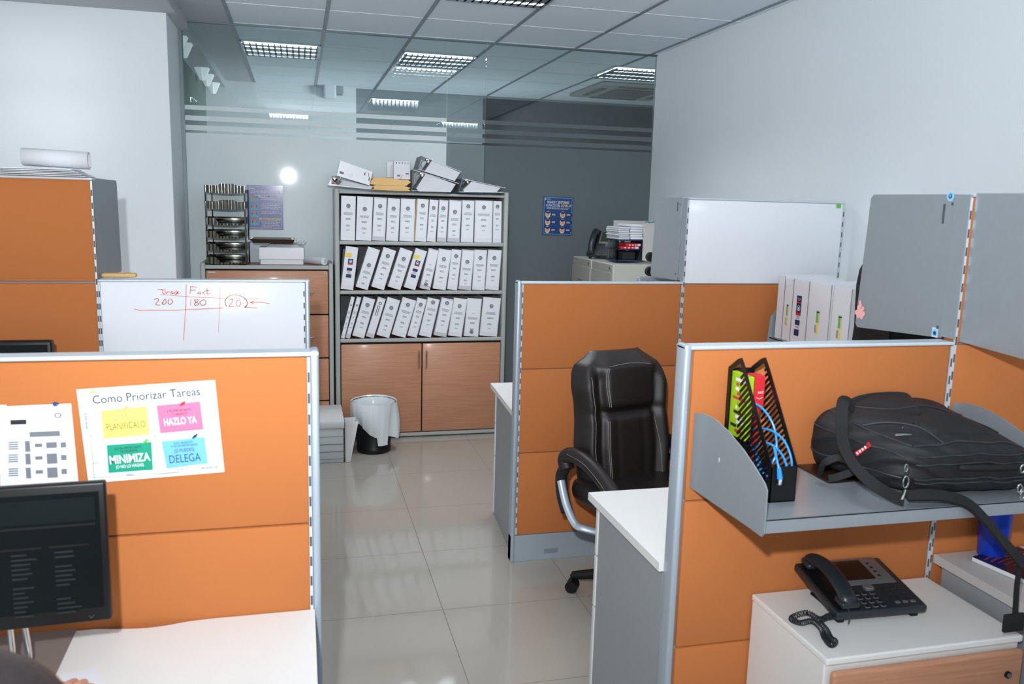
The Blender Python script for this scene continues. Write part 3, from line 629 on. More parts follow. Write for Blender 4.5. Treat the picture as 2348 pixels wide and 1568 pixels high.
# ------------------------------------------------------------------ pedestal, desk right, and phone
PZt = .644
t = thing('drawer_pedestal', 'white drawer pedestal with beech front under the black phone, right foreground', 'pedestal', (1.49, 1.77, 0))
b = MB(); b.box((1.208, 1.61, .04), (1.775, 1.945, PZt - .006), 'white', .003); b.box((1.206, 1.60, PZt - .018), (1.778, 1.947, PZt), 'white', .004); b.build('cabinet_body', t)
for z0, z1 in ((.46, .615), (.28, .455), (.06, .275)):
    b = MB(); b.box((1.216, 1.582, z0), (1.772, 1.604, z1), 'beech', .012, seg=3); d = b.build('drawer', t, smooth=True)
    if z1 > .6:
        b = MB(); p = PY(2310, 1546, 1.581); b.tube([(p.x, 1.585, p.z), (p.x, 1.576, p.z)], .009, 'black', 18); b.tube([(p.x, 1.578, p.z), (p.x, 1.574, p.z)], .006, 'silver', 18); b.build('lock', d)
for x in (1.25, 1.73):
    for y in (1.65, 1.90): b = MB(); b.cyl((x, y, 0), (x, y, .045), .02, 'black'); b.build('caster', t)
t = thing('desk', 'pale grey desk at the right edge with a blue cup and magazine on it', 'desk', (2.2, 1.6, 0))
b = MB(); b.box((1.793, .95, .688), (2.65, 1.945, .714), 'lampale', .002); b.build('desk_top', t)
b = MB(); b.box((1.815, .97, .38), (1.833, 1.93, .686), 'lamgrey', .001); b.build('modesty_panel', t)
b = MB(); b.box((2.60, .97, 0), (2.625, 1.93, .688), 'lamgrey'); b.build('side_panel', t); b = MB(); b.box((1.85, 1.88, 0), (1.90, 1.93, .688), 'alud'); b.build('leg', t)
b = MB(); b.box((1.85, .97, 0), (1.90, 1.02, .688), 'alud'); b.build('leg', t)
t = thing('cup', 'tall blue plastic cup with a green rim under the shelf, right edge', 'cup', (1.945, 1.893, .714))
b = MB(); prof_ = [(.001, .002), (.034, .002), (.037, .01), (.046, .155), (.048, .16), (.045, .16), (.034, .012), (.001, .010)]; b.lathe((1.945, 1.893, .714), prof_, 'blue'); b.build('cup_body', t, smooth=True)
b = MB(); b.lathe((1.945, 1.893, .714), [(.0475, .150), (.050, .152), (.050, .168), (.047, .168), (.045, .158)], 'green'); b.build('rim', t, smooth=True)
b = MB(); c0 = PZ(2228, 1285, .716); T = FR((c0.x, c0.y, .715), (1, .18, 0), (-.18, 1, 0)); b.box((0, -.24, 0), (.20, 0, .012), 'paper', .001, T); b.box((0, -.24, .0121), (.20, 0, .0135), 'mag1', 0, T)
for i in range(7): T_ = T @ Matrix.Translation((0, 0, .0137)); b.stroke(T_, [(.01 + .01 * i, -.03 - .015 * i), (.08, -.02 - .016 * i), (.19, -.035 - .012 * i)], .004 + .002 * (i % 2), 'magr', .0002 + i * .00005, 4)
single(b, 'magazine', 'dark glossy magazine with reddish streaks on the pale grey desk', 'magazine')

def ip_phone(label, lcd, bez, tilt):
    t = thing('desk_phone', label, 'telephone', (0, 0, 0)); T = Matrix.Translation((0, 0, .012)) @ Matrix.Rotation(tilt, 4, 'X')
    b = MB(); b.box((0, 0, 0), (.25, .215, .024), 'bluegrey', .006, T, 3); b.build('phone_body', t, smooth=True)
    b = MB(); b.box((.070, .100, .0235), (.228, .212, .0275), bez, .003, T); b.build('screen_bezel', t, smooth=True)
    b = MB(); b.box((.080, .118, .027), (.180, .202, .0283), lcd, 0, T); b.box((.079, .1165, .0262), (.181, .2035, .0279), 'silver', 0, T); b.build('screen', t)
    b = MB(); b.lathe(T @ Vector((.138, .088, .024)), [(.001, .006), (.010, .006), (.012, .004), (.012, .003), (.015, .003), (.015, .0)], 'silver', 18, Matrix.Rotation(tilt, 4, 'X')); b.build('navigation_key', t, smooth=True)
    b = MB()
    for r in range(4):
        for c in range(3): b.box((.083 + c * .022, .010 + r * .0165, .023), (.096 + c * .022, .019 + r * .0165, .027), 'silver', .002, T); b.box((.0845 + c * .022, .0115 + r * .0165, .0265), (.0945 + c * .022, .0175 + r * .0165, .0272), 'black', 0, T)
    b.build('number_keys', t); b = MB()
    for r in range(4):
        for c in range(3): b.box((.172 + c * .021, .018 + r * .018, .023), (.186 + c * .021, .027 + r * .018, .0265), 'bluegrey' if r else 'silver', .003, T)
    b.build('function_keys', t); b = MB()
    for r in range(4): b.box((.192, .128 + r * .018, .027), (.200, .134 + r * .018, .0285), 'black', .002, T)
    b.build('line_keys', t)
    b = MB(); b.box((.004, .006, .0235), (.066, .208, .027), 'black', .003, T); b.build('cradle', t, smooth=True)
    b = MB(); hp = [(.036, .018, .040), (.036, .026, .050), (.036, .065, .064), (.036, .110, .069), (.036, .155, .064), (.036, .192, .050), (.036, .200, .040)]
    b.tube([T @ Vector(p) for p in hp], .016, 'bluegrey', 12, 5, flat=1.4)
    for yy in (.025, .190):
        b.box((.010, yy - .024, .030), (.062, yy + .020, .050), 'bluegrey', .009, T, 3)
    b.build('handset', t, smooth=True)
    zb = .215 * math.sin(tilt); b = MB(); b.box((.03, .09, 0), (.22, .215 * math.cos(tilt) * .8, .006), 'black', .002); 
    b.tube([(.05, .19 * math.cos(tilt), .004), (.05, .20 * math.cos(tilt), zb)], .006, 'black', 8); b.tube([(.20, .19 * math.cos(tilt), .004), (.20, .20 * math.cos(tilt), zb)], .006, 'black', 8); b.box((.012, .01, 0), (.03, .03, .02), 'black', .002); b.box((.215, .01, 0), (.235, .03, .02), 'black', .002)
    b.build('foot_stand', t)
    return t
def coil(b, path, r, turns, m, wr=.0016):
    P = catmull([Vector(p) for p in path], 24); k = len(P); L = 0; pts = []; prev = None
    for i in range(k - 1):
        for s_ in range(3):
            f = s_ / 3; p = P[i].lerp(P[i + 1], f); tt = (P[min(i + 1, k - 1)] - P[max(i - 1, 0)]).normalized()
            a = Vector((0, 0, 1)) - tt * tt.z if prev is None else prev - tt * prev.dot(tt); a.normalize(); prev = a; c = tt.cross(a)
            an = 6.2832 * turns * (i + f) / (k - 1); pts.append(p + a * math.cos(an) * r + c * math.sin(an) * r)
    b.tube(pts, wr, m, 5)
ph = ip_phone('black office desk phone with a grey screen panel on the white pedestal', 'lcdr', 'silver', math.radians(11.5)); ph.scale = (1.07, 1.02, 1.0); ph.location = (1.328, 1.742, PZt); ph.rotation_euler = (0, 0, math.radians(-2))
b = MB(); zc = PZt + .0085
def pc(u, v, dz=0): return PZ(u, v, zc) + Vector((0, 0, dz))
coil(b, [pc(1965, 1400, .006), pc(1930, 1404), pc(1900, 1412), pc(1880, 1420), pc(1850, 1408, .004), pc(1815, 1417), pc(1835, 1428), pc(1862, 1424), pc(1882, 1440), pc(1890, 1460), pc(1905, 1478), pc(1915, 1470), pc(1905, 1466, .003), pc(1895, 1450, .006), pc(1880, 1430, .008), pc(1905, 1418, .006), pc(1935, 1415, .004), pc(1955, 1408, .008)],   .0066, 120, 'bluegrey', .0014)
b.tube([PY(1925, 1374, 1.745), PY(1938, 1388, 1.725), PY(1948, 1405, 1.72), PY(1945, 1430, 1.715)], .0014, 'bluegrey', 6, 5); b.build('coiled_cord', ph, smooth=True)

# ------------------------------------------------------------------ near desk behind right foreground partition, and chair
def desk_with_pedestal(label, x0, x1, y0, y1, xl0, xl1, gl, rear=True):
    t = thing('desk', label, 'desk', ((x0 + x1) / 2, (y0 + y1) / 2, 0)); b = MB()
    b.prism([(xl0, y0, .704), (x1, y0, .704), (x1, y1, .704), (xl1, y1, .704)], (0, 0, .026), 'white'); b.build('desk_top', t)
    b = MB(); b.prism([(xl0 + .018, y0 + .015, .0), (xl0 + .45, y0 + .015, .0), (xl0 + .45, y1 - .05, .0), (xl1 + .025, y1 - .05, .0)], (0, 0, .702), 'lamgrey'); b.build('pedestal_body', t)
    for z0, z1 in ((.52, .70), (.335, .515), (.012, .33)): b = MB(); b.box((xl1 + .02, y1 - .05, z0), (xl0 + .45, y1 - .03, z1), 'edge', .003); b.build('drawer', t)
    return t
desk_with_pedestal('white desk with grey end panel in front of the leather chair', .95, 1.80, 2.008, 2.585, .950, .945, 0)
desk_with_pedestal('white desk with grey end panel behind the leather chair', .96, 1.80, 3.712, 4.335, .962, .995, 0)

ch = thing('office_chair', 'dark brown leather executive chair with pale stitching, facing the camera', 'chair', (1.40, 3.16, 0), math.radians(14))
def sm(a, lo, hi): t_ = min(1, max(0, (a - lo) / (hi - lo))); return t_ * t_ * (3 - 2 * t_)
def hw(z):
    ks = [(.46, .205), (.55, .225), (.70, .238), (.82, .228), (.90, .228), (.98, .238), (1.05, .232), (1.09, .212), (1.115, .190), (1.135, .155), (1.146, .110), (1.15, .06)]
    for (a, wa), (c, wc) in zip(ks, ks[1:]):
        if z <= c: f = (z - a) / (c - a); f = f * f * (3 - 2 * f) if c > 1.04 else f; return wa + (wc - wa) * max(0, f)
    return .1
def yback(z): return .17 + .10 * (z - .46) + .05 * max(0, z - .6) ** 1.4
def yfront(s, z):
    a = abs(s); y = yback(z) - .075
    y -= .032 * sm(a, .58, .82) * (1 - sm(a, .9, 1.0) * .8) * (1 - sm(z, 1.0, 1.09))           # wings
    head = sm(z, .865, .90) * (1 - sm(z, 1.11, 1.15)); inn = 1 - sm(a, .50, .60 + .2 * sm(z, 1.02, 1.1))
    y -= .050 * head * inn * (1 - .25 * (a / .6) ** 2) + 0
    body = (1 - sm(z, .84, .87)); y -= .022 * body * (1 - sm(a, .52, .58)) * (1 + .3 * math.sin((z - .46) * 7))
    y += .008 * math.exp(-((a - .29) / .03) ** 2) * body
    y += .012 * math.exp(-((a - .56) / .025) ** 2) * (1 - sm(z, 1.02, 1.08)) + .010 * math.exp(-((z - .868) / .012) ** 2)
    y += .065 * sm(a, .86, 1.0) + .05 * sm(z, 1.09, 1.15)
    return y
zc_ = lambda z: .46 + (z - .46) * .90
b = MB(); nu, nz = 56, 64; zs = [.46 + .69 * j / nz for j in range(nz + 1)]; vs = []
for z in zs:
    for i in range(nu + 1): s_ = -1 + 2 * i / nu; vs.append((s_ * hw(z), yfront(s_, z), zc_(z)))
off = len(vs)
for z in zs:
    for i in range(nu + 1): s_ = -1 + 2 * i / nu; vs.append((s_ * hw(z), yback(z) + .055 * (1 - s_ ** 4) * (1 - sm(z, 1.05, 1.15)), zc_(z)))
fs = []; A = lambda i, j: j * (nu + 1) + i
for j in range(nz):
    for i in range(nu): fs.append([A(i, j), A(i + 1, j), A(i + 1, j + 1), A(i, j + 1)]); fs.append([off + A(i, j + 1), off + A(i + 1, j + 1), off + A(i + 1, j), off + A(i, j)])
    fs.append([A(0, j), A(0, j + 1), off + A(0, j + 1), off + A(0, j)]); fs.append([A(nu, j + 1), A(nu, j), off + A(nu, j), off + A(nu, j + 1)])
for i in range(nu): fs.append([A(i, nz), A(i + 1, nz), off + A(i + 1, nz), off + A(i, nz)]); fs.append([A(i + 1, 0), A(i, 0), off + A(i, 0), off + A(i + 1, 0)])
b.raw(vs, fs, 'leather'); back = b.build('backrest', ch, smooth=True, world=False, angle=75)
bm_ = bmesh.new(); bm_.from_mesh(back.data); bmesh.ops.remove_doubles(bm_, verts=bm_.verts[:], dist=.0005)
for _ in range(5): bmesh.ops.smooth_vert(bm_, verts=bm_.verts[:], factor=.5, use_axis_x=True, use_axis_y=True, use_axis_z=True)
tv = [v for v in bm_.verts if v.co.z > 1.03]
for _ in range(22): bmesh.ops.smooth_vert(bm_, verts=tv, factor=.5, use_axis_x=True, use_axis_y=True, use_axis_z=False)
for e in bm_.edges: e.smooth = True
bm_.to_mesh(back.data); bm_.free()
b = MB(); F = lambda s_, z: Vector((s_ * hw(z), yfront(s_, z) - .0020, zc_(z)))
for s0 in (-.47, -.505): b.tube([F(s0, z_) for z_ in [.49 + .02 * i for i in range(18)]], .0011, 'stitch', 5); b.tube([F(s0 - .02 * math.sin((z_ - .90) * 9), z_) for z_ in [.90 + .015 * i for i in range(13)]], .0011, 'stitch', 5)
b.tube([F(-.50 + i * .1, 1.088 + .012 * math.sin(i / 10 * math.pi)) for i in range(11)], .0011, 'stitch', 5)
b.tube([F(-.80, z_) for z_ in [.48 + .02 * i for i in range(29)]], .0011, 'stitch', 5)
b.tube([F(.62 + .12 * math.sin((.84 - z_) / .4 * 1.6), z_) for z_ in [.83 - .02 * i for i in range(17)]], .0011, 'stitch', 5)
b.tube([F(.93, z_) for z_ in [.60 + .02 * i for i in range(22)]], .0009, 'stitch', 5)
b.build('stitching', back, world=False)
b = MB(); b.box((-.25, -.33, .44), (.25, .20, .545), 'leather', .045, seg=5); b.build('seat', ch, smooth=True, world=False)
for sx in (-1, 1):
    X = sx * .275
    b = MB(); b.tube([(X, .17, .585), (X, .19, .625), (X, .15, .655), (X, .07, .662), (X, -.03, .645), (X, -.14, .600), (X, -.20, .560), (X, -.215, .54)], .033, 'leather', 14, 6, flat=1.0); arm = b.build('armrest', ch, smooth=True, world=False)
    b = MB(); b.tube([(X, .18, .60), (X, .215, .54), (X, .20, .46), (X, .16, .40)], .026, 'blackm', 12, 6); b.build('arm_loop', arm, smooth=True, world=False); b = MB(); b.tube([(X, -.21, .55), (X, -.20, .50), (X, -.16, .46)], .022, 'blackm', 12, 6); b.build('arm_loop', arm, smooth=True, world=False)
    b = MB(); b.tube([(X + sx * .030, .17, .54), (X + sx * .030, .12, .45), (X + sx * .022, .06, .385), (X, .02, .375), (X - sx * .08, -.02, .36), (X - sx * .2, -.02, .355)], .014, 'alu', 10, 6, flat=1.3); o = b.build('arm_support', arm, smooth=True, world=False); o['label'] = 'silver arm support'
    b = MB(); b.tube([(X - .031, .13, .668), (X - .031, .0, .662), (X - .031, -.12, .618), (X - .031, -.19, .575)], .0010, 'stitch', 5, 6); b.build('stitching', arm, world=False)
b = MB(); b.box((-.12, -.12, .39), (.12, .10, .44), 'black', .01); b.cyl((0, 0, .10), (0, 0, .40), .028, 'black'); b.build('gas_lift', ch, world=False)
b = MB()
for k in range(5):
    an = math.radians(-90 - 18 + 72 * k) + math.radians(-14 + 40); dx, dy = math.cos(an), math.sin(an)
    b.tube([(0, 0, .115), (dx * .15, dy * .15, .105), (dx * .29, dy * .29, .075)], [.032, .018], 'black', 10, 4)
b.build('star_base', ch, smooth=True, world=False)
for k in range(5):
    an = math.radians(-90 - 18 + 72 * k) + math.radians(-14 + 40); dx, dy = math.cos(an), math.sin(an); c = Vector((dx * .29, dy * .29, .028)); px_, py_ = -dy, dx
    b = MB(); P_ = Vector((px_, py_, 0))
    for sgn in (-1, 1): b.tube([c + P_ * sgn * .006, c + P_ * sgn * .026], .0275, 'black', 18)
    b.tube([c + Vector((0, 0, .025)), c + Vector((0, 0, .05))], .011, 'black', 10); b.box((c.x - .014, c.y - .014, .03), (c.x + .014, c.y + .014, .062), 'black', .006); b.build('caster', ch, smooth=True, world=False)

# ------------------------------------------------------------------ right rear: wall-side partition, shelf with binders, black bag
pw = thing('office_partition', 'dark orange partition along the right wall, behind the white binders', 'partition', (2.64, 2.85, 0))
b = MB(); b.box((2.612, 2.06, 0), (2.66, 3.65, 1.34), 'alud', .002); b.build('panel_frame', pw)
for z0, z1 in TL: b = MB(); b.box((2.606, 2.08, z0 + .001), (2.64, 3.63, z1 - .002), 'orange', .005); b.build('fabric_panel', pw, smooth=True)
t = thing('metal_shelf', 'grey steel shelf on the right wall side holding four white binders', 'shelf', (2.4, 2.9, 1.04)); zs_ = 1.085
b = MB(); b.box((2.215, 2.15, zs_ - .004), (2.603, 3.60, zs_), 'shelfst'); b.box((2.215, 2.15, zs_ - .032), (2.218, 3.60, zs_), 'shelfst'); b.build('shelf_board', t)
b = MB(); pts = [(2.603, 3.60, 1.045), (2.603, 3.60, 1.25), (2.42, 3.60, 1.24), (2.30, 3.60, 1.235), (2.245, 3.60, 1.222), (2.215, 3.60, 1.185), (2.203, 3.60, 1.05), (2.215, 3.60, 1.045)]; b.prism(pts, (0, .003, 0), 'steel'); b.build('side_bracket', t)
YB = [PX(u, v, 2.235).y for u, v in ((1776, 757), (1792, 760), (1811, 768), (1846, 777), (1896, 790), (1900, 791), (1942, 801))]
labs = ['thin white binder, farthest of the row on the right shelf', 'narrow white binder with a small green and yellow sticker, second from the whiteboard', 'white binder with a dark blue and red spine label, on the right shelf', 'wide white binder between the blue-labelled binder and the last one, on the right shelf', 'white binder nearest the grey side panel, with a green, pink and yellow sticker']
tops = [1.372, 1.370, 1.372, 1.372, 1.368]
for i, (a, c) in enumerate(((0, 1), (1, 2), (2, 3), (3, 4), (5, 6))):
    y1, y0 = YB[a], YB[c]; x0 = 2.235; zt = tops[i] + (.012 if i else .02); wy = y1 - y0
    t = thing('ring_binder', labs[i], 'binder', (x0 + .13, (y0 + y1) / 2, zs_), group='white binders on the right shelf')
    b = MB(); b.box((x0, y0 + .001, zs_ + .001), (x0 + .004, y1 - .001, zt), 'binder', .0015); b.box((x0, y0 + .001, zs_ + .001), (x0 + .27, y0 + .005, zt), 'binder', .0015); b.box((x0, y1 - .005, zs_ + .001), (x0 + .27, y1 - .001, zt), 'binder', .0015); b.build('cover', t)
    b = MB(); b.box((x0 + .05, y0 + .008, zs_ + .012), (x0 + .26, y1 - .008, zt - .03), 'papere'); b.build('paper_block', t)
    T = FR((x0 - .0003, y1, zs_), (0, -1, 0), (0, 0, 1)); cx = wy * .5; h = zt - zs_
    if i == 2:
        b = MB(); b.rect(T, cx - .026, .135, cx + .012, .225, 'bluep', .0008); b.rect(T, cx - .026, .133, cx + .012, .146, 'redp', .0012); b.rect(T, cx - .026, .190, cx + .012, .196, 'redp', .0012); b.disc(T, cx - .007, .167, .013, 'pwhite', .0012, r_in=.010); b.disc(T, cx - .007, .166, .006, 'pwhite', .0012); b.disc(T, cx - .007, .209, .009, 'pwhite', .0012, ry=.006, r_in=.007)
        b.rect(T, cx - .028, .088, cx + .010, .112, 'bluep', .0008); b.rect(T, cx - .030, .038, cx + .008, .068, 'bluep', .0008); b.rect(T, cx - .030, .062, cx - .018, .067, 'redp', .0012)
        for k in range(5): b.rect(T, cx - .02 + .006 * k, .074, cx - .017 + .006 * k, .084, 'inkl', .0008); b.rect(T, cx - .018, .117 + .003 * k, cx + .006, .1185 + .003 * k, 'inkl', .0008)
        o = b.build('spine_label', t); o['label'] = 'dark blue and red spine label'
    elif i:
        s = .7 if i == 1 else 1; b = MB(); b.rect(T, cx - .012 * s, .12, cx + .010 * s, .175, 'green', .0008); b.rect(T, cx + .004 * s, .12, cx + .013 * s, .165, 'pink', .0010); b.rect(T, cx - .004 * s, .07, cx + .010 * s, .12, 'yellow', .0008); b.rect(T, cx - .010 * s, .165, cx + .012 * s, .170, 'bluep', .0012)
        for k in range(4): b.rect(T, cx - .018 * s + .004 * k, .075, cx - .0165 * s + .004 * k, .11, 'ink', .0008)
        o = b.build('price_sticker', t); o['label'] = 'green, pink and yellow sticker'
b = MB()
pts2 = [(1948, 790), (1955, 745), (1957, 700), (1960, 650), (1968, 612), (1982, 588), (2010, 584), (2040, 600), (2050, 680), (2050, 790)]
poly = [PX(u - 5, v, 2.222) + Vector((0, -.004, 0)) for u, v in pts2]
bm_ = bmesh.new(); v0 = [bm_.verts.new(p) for p in poly]; f_ = bm_.faces.new(v0); r_ = bmesh.ops.extrude_face_region(bm_, geom=[f_])
for v in [g for g in r_['geom'] if isinstance(g, bmesh.types.BMVert)]: v.co.x += .22
bmesh.ops.recalc_face_normals(bm_, faces=bm_.faces[:]); bmesh.ops.bevel(bm_, geom=bm_.edges[:], offset=.02, segments=3, affect='EDGES')
b.bm(bm_, 'cloth'); single(b, 'handbag', 'black bag standing on the right shelf, half hidden behind the large steel side panel', 'bag', smooth=True)
t = thing('monitor', 'dark monitor top showing below the large steel side panel', 'monitor', (2.45, 2.35, 1.09))
b = MB(); b.box((2.33, 2.16, 1.095), (2.36, 2.50, 1.33), 'black', .005); b.build('monitor_case', t); b = MB(); b.box((2.36, 2.30, 1.086), (2.44, 2.38, 1.12), 'black', .005); b.build('stand', t)

# ------------------------------------------------------------------ filing cabinets and what stands on them
def filing(label, y0, y1):
    t = thing('filing_cabinet', label, 'filing cabinet', (2.3, (y0 + y1) / 2, 0), group='metal filing cabinets'); zt = 1.322
    b = MB(); b.box((1.955, y0 + .003, 0), (2.66, y1 - .003, zt), 'beige', .004); b.build('cabinet_body', t)
    b = MB(); b.box((1.950, y0 + .012, zt - .05), (1.957, y1 - .012, zt - .004), 'beiged', .002); b.cyl((1.952, y0 + .04, zt - .026), (1.942, y0 + .04, zt - .026), .010, 'chrome', 14); b.build('lock_rail', t)
    for k in range(4):
        z1 = zt - .056 - k * .312; b = MB(); b.box((1.945, y0 + .014, z1 - .303), (1.958, y1 - .014, z1), 'beiged', .003); d = b.build('drawer', t)
        ym = (y0 + y1) / 2; b = MB()
        for a_, c_ in (((ym - .035, z1 - .10), (ym + .035, z1 - .094)), ((ym - .035, z1 - .145), (ym + .035, z1 - .139)), ((ym - .035, z1 - .145), (ym - .029, z1 - .094)), ((ym + .029, z1 - .145), (ym + .035, z1 - .094))): b.box((1.938, a_[0], a_[1]), (1.946, c_[0], c_[1]), 'chrome', .001)
        b.box((1.942, ym - .03, z1 - .14), (1.946, ym + .03, z1 - .098), 'kraft' if y0 < 5.2 else 'beiged'); b.build('label_holder', d)
filing('beige metal filing cabinet with the phone on it, farther of the two', 5.475, 5.885)
filing('beige metal filing cabinet with the paper rack on it, nearer of the two', 5.06, 5.470)
CZ = 1.322
ph2 = ip_phone('black office desk phone with a greenish screen on the filing cabinets', 'lcd', 'silver', math.radians(52)); a = PZ(1338, 592, CZ); ph2.location = (a.x + .015, a.y - .02, CZ); ph2.rotation_euler = (0, 0, math.radians(-38))
t = thing('desk_organizer', 'dark blue letter rack of three tiers on the nearer filing cabinet', 'letter rack', (2.25, 5.2, CZ))
b = MB(); Yo = 5.20
def bx(u0, v0, u1, v1, y0, y1, m_, bev=.002): p, q = PY(u0, v0, y0), PY(u1, v1, y0); b.box((p.x, y0, q.z), (q.x, y1, p.z), m_, bev)
bx(1412, 596, 1470, 600, Yo, Yo + .2, 'bluep'); bx(1418, 549, 1475, 553, Yo, Yo + .2, 'bluep'); bx(1418, 571, 1472, 574, Yo, Yo + .2, 'bluep'); b.build('tier', t)
b = MB(); pr = [PY(u, v, Yo) for u, v in ((1461, 600), (1478, 600), (1479, 536), (1474, 550))]; b.prism(pr, (0, .2, 0), 'bluegrey'); b.build('side_wall', t); b = MB(); bx(1415, 549, 1417, 600, Yo, Yo + .2, 'clearp', 0); b.build('side_wall', t)
b = MB(); bx(1428, 577, 1456, 596, Yo + .02, Yo + .2, 'blackm', .004); single(b, 'black_box', 'black box in the lowest tier of the letter rack', 'box')
for k, (u0, v0, u1, v1, lab) in enumerate(((1436, 558, 1470, 565, 'red printed carton on top, middle tier of the letter rack'), (1423, 565, 1466, 571, 'red printed carton below the other, middle tier of the letter rack'))):
    b = MB(); bx(u0, v0, u1, v1, Yo + .005, Yo + .15, 'redp', .001); T = FR(PY(u0, v1, Yo + .0045), (1, 0, 0), (0, 0, 1)); w_ = PY(u1, v1, Yo).x - PY(u0, v1, Yo).x
    for i in range(4): b.rect(T, w_ * (.2 + .2 * i), .005, w_ * (.28 + .2 * i), .014, 'pwhite', .0008)
    b.rect(T, w_ * .75, .003, w_ * .95, .017, 'pwhite', .0004); single(b, 'red_carton', lab, 'box', group='red cartons in the letter rack')
for (u0, u1, n_, v0, v1, lab, mm) in ((1418, 1446, 7, 520, 549, 'stack of greyish folded papers on the letter rack, left one', 'papere'), (1446, 1478, 6, 514, 549, 'stack of white papers on the letter rack, right one', 'paper')):
    b = MB(); z0, z1 = PY(u0, v1, Yo).z, PY(u0, v0, Yo).z; x0, x1 = PY(u0, 540, Yo).x, PY(u1, 540, Yo).x
    for i in range(n_): zz = z0 + (z1 - z0) * i / n_; dx = random.uniform(-.006, .006); b.box((x0 + dx + .003, Yo + random.uniform(0, .01), zz), (x1 + dx - .007, Yo + .24, zz + (z1 - z0) / n_ - .0015), mm, .003)
    single(b, 'paper_stack', lab, 'papers', group='paper stacks on the letter rack')
b = MB(); bx(1408, 505, 1500, 598, 5.72, 5.73, 'lampale', .001); T = FR(PY(1408, 598, 5.715), (1, 0, 0), (0, 0, 1)); b.rect(T, .03, .08, .045, .22, 'teal', .001)
single(b, 'display_board', 'pale board with a green strip leaning behind the letter rack', 'board')
b = MB(); bx(1479, 510, 1512, 598, 5.15, 5.17, 'lampale', .001); T = FR(PY(1479, 512, 5.149), (1, 0, 0), (0, 0, 1)); b.stroke(T, [(.0, .004), (.02, .012), (.03, .004), (.06, .01), (.09, .006)], .006, 'teal', .001)
single(b, 'foam_board', 'pale pinkish board with a green edge right of the letter rack', 'board')
t = thing('headset', 'black headset with two round ear cushions beside the grey panel left of the whiteboard', 'headset', (1.93, 4.28, 1.30))
for (u, v) in ((1492, 589), (1490, 622)):
    b = MB(); c = PY(u, v, 4.28); b.tube([c + Vector((0, -.014, 0)), c + Vector((0, .012, 0))], .026, 'blackm', 22); b.tube([c + Vector((0, -.018, 0)), c + Vector((0, -.012, 0))], .019, 'black', 20); b.build('ear_cushion', t, smooth=True)
b = MB(); c = PY(1492, 589, 4.29); d_ = PY(1490, 622, 4.29); b.tube([c, c + Vector((.05, .01, .0)), (c + d_) / 2 + Vector((.09, .01, 0)), d_ + Vector((.05, .01, 0)), d_], .006, 'blackm', 8, 6); b.build('headband', t, smooth=True)
t = thing('monitor', 'grey rounded monitor top behind the low partition of the leather chair', 'monitor', (2.0, 4.2, .73))
b = MB(); p, q = PY(1463, 634, 4.2), PY(1572, 634, 4.2); b.box((p.x, 4.2, .86), (q.x + .2, 4.235, p.z), 'alud', .02, seg=4); b.build('monitor_case', t, smooth=True)
b = MB(); b.box((2.0, 4.22, .731), (2.15, 4.30, .745), 'alud', .003); b.box((2.05, 4.24, .74), (2.10, 4.27, .95), 'alud', .003); b.build('stand', t)

# ------------------------------------------------------------------ posters on the glass
def poster_masks():
    o = PY(568, 524, 6.185); q = PY(648, 428, 6.185); w, h = q.x - o.x, .305; T = FR((o.x, 6.188, o.z - .004), (1, 0, 0), (0, 0, 1)); b = MB()
    b.box((0, 0, 0), (w, h, .001), 'pblue', 0, T); L = .0016
    for a_, c_ in (((.01, .008), (w - .01, .010)), ((.01, h - .012), (w - .01, h - .010)), ((.008, .010), (.010, h - .012)), ((w - .010, .010), (w - .008, h - .012))): b.rect(T, *a_, *c_, 'pwhite', L)
    b.text(T, '¿COMO USAR TAPABOCAS', w * .52, h - .055, .018, 'pwhite', w * .84, lift=L, bold=.02); b.text(T, 'CORRECTAMENTE?', w * .52, h - .083, .016, 'pwhite', w * .60, lift=L, bold=.02); b.text(T, 'RECOMENDACIONES:', w * .64, .064, .016, 'pyel', w * .62, lift=L, bold=.02)
    for i, y in enumerate((.190, .135, .085, .030)):
        b.rect(T, .022, y, .075, y + .038, 'nB', L); b.disc(T, .048, y + .022, .017, 'skinp', L + .0004); b.disc(T, .048, y + .010, .012, 'nB', L + .0008); b.rect(T, .030, y + .014, .034, y + .034, 'hairp', L + .001) if i else None; b.rect(T, .062, y + .014, .066, y + .034, 'hairp', L + .001) if i else None
    for y, n_ in ((.228, 3), (.176, 4), (.122, 2), (.050, 4)):
        for k in range(n_):
            ww = random.uniform(.10, .135); x = w * .64 - ww / 2
            while x < w * .64 + ww / 2: l_ = random.uniform(.008, .02); b.rect(T, x, y - k * .0115, x + l_, y - k * .0115 + .0045, 'pwhite', L); x += l_ + .004
    b.rect(T, .015, h - .03, .021, h - .018, 'pwhite', L); b.rect(T, .024, h - .027, .055, h - .022, 'pwhite', L)
    return single(b, 'mask_poster', 'violet-blue poster on how to wear face masks, on the glass beside the tray stack', 'poster')
poster_masks()
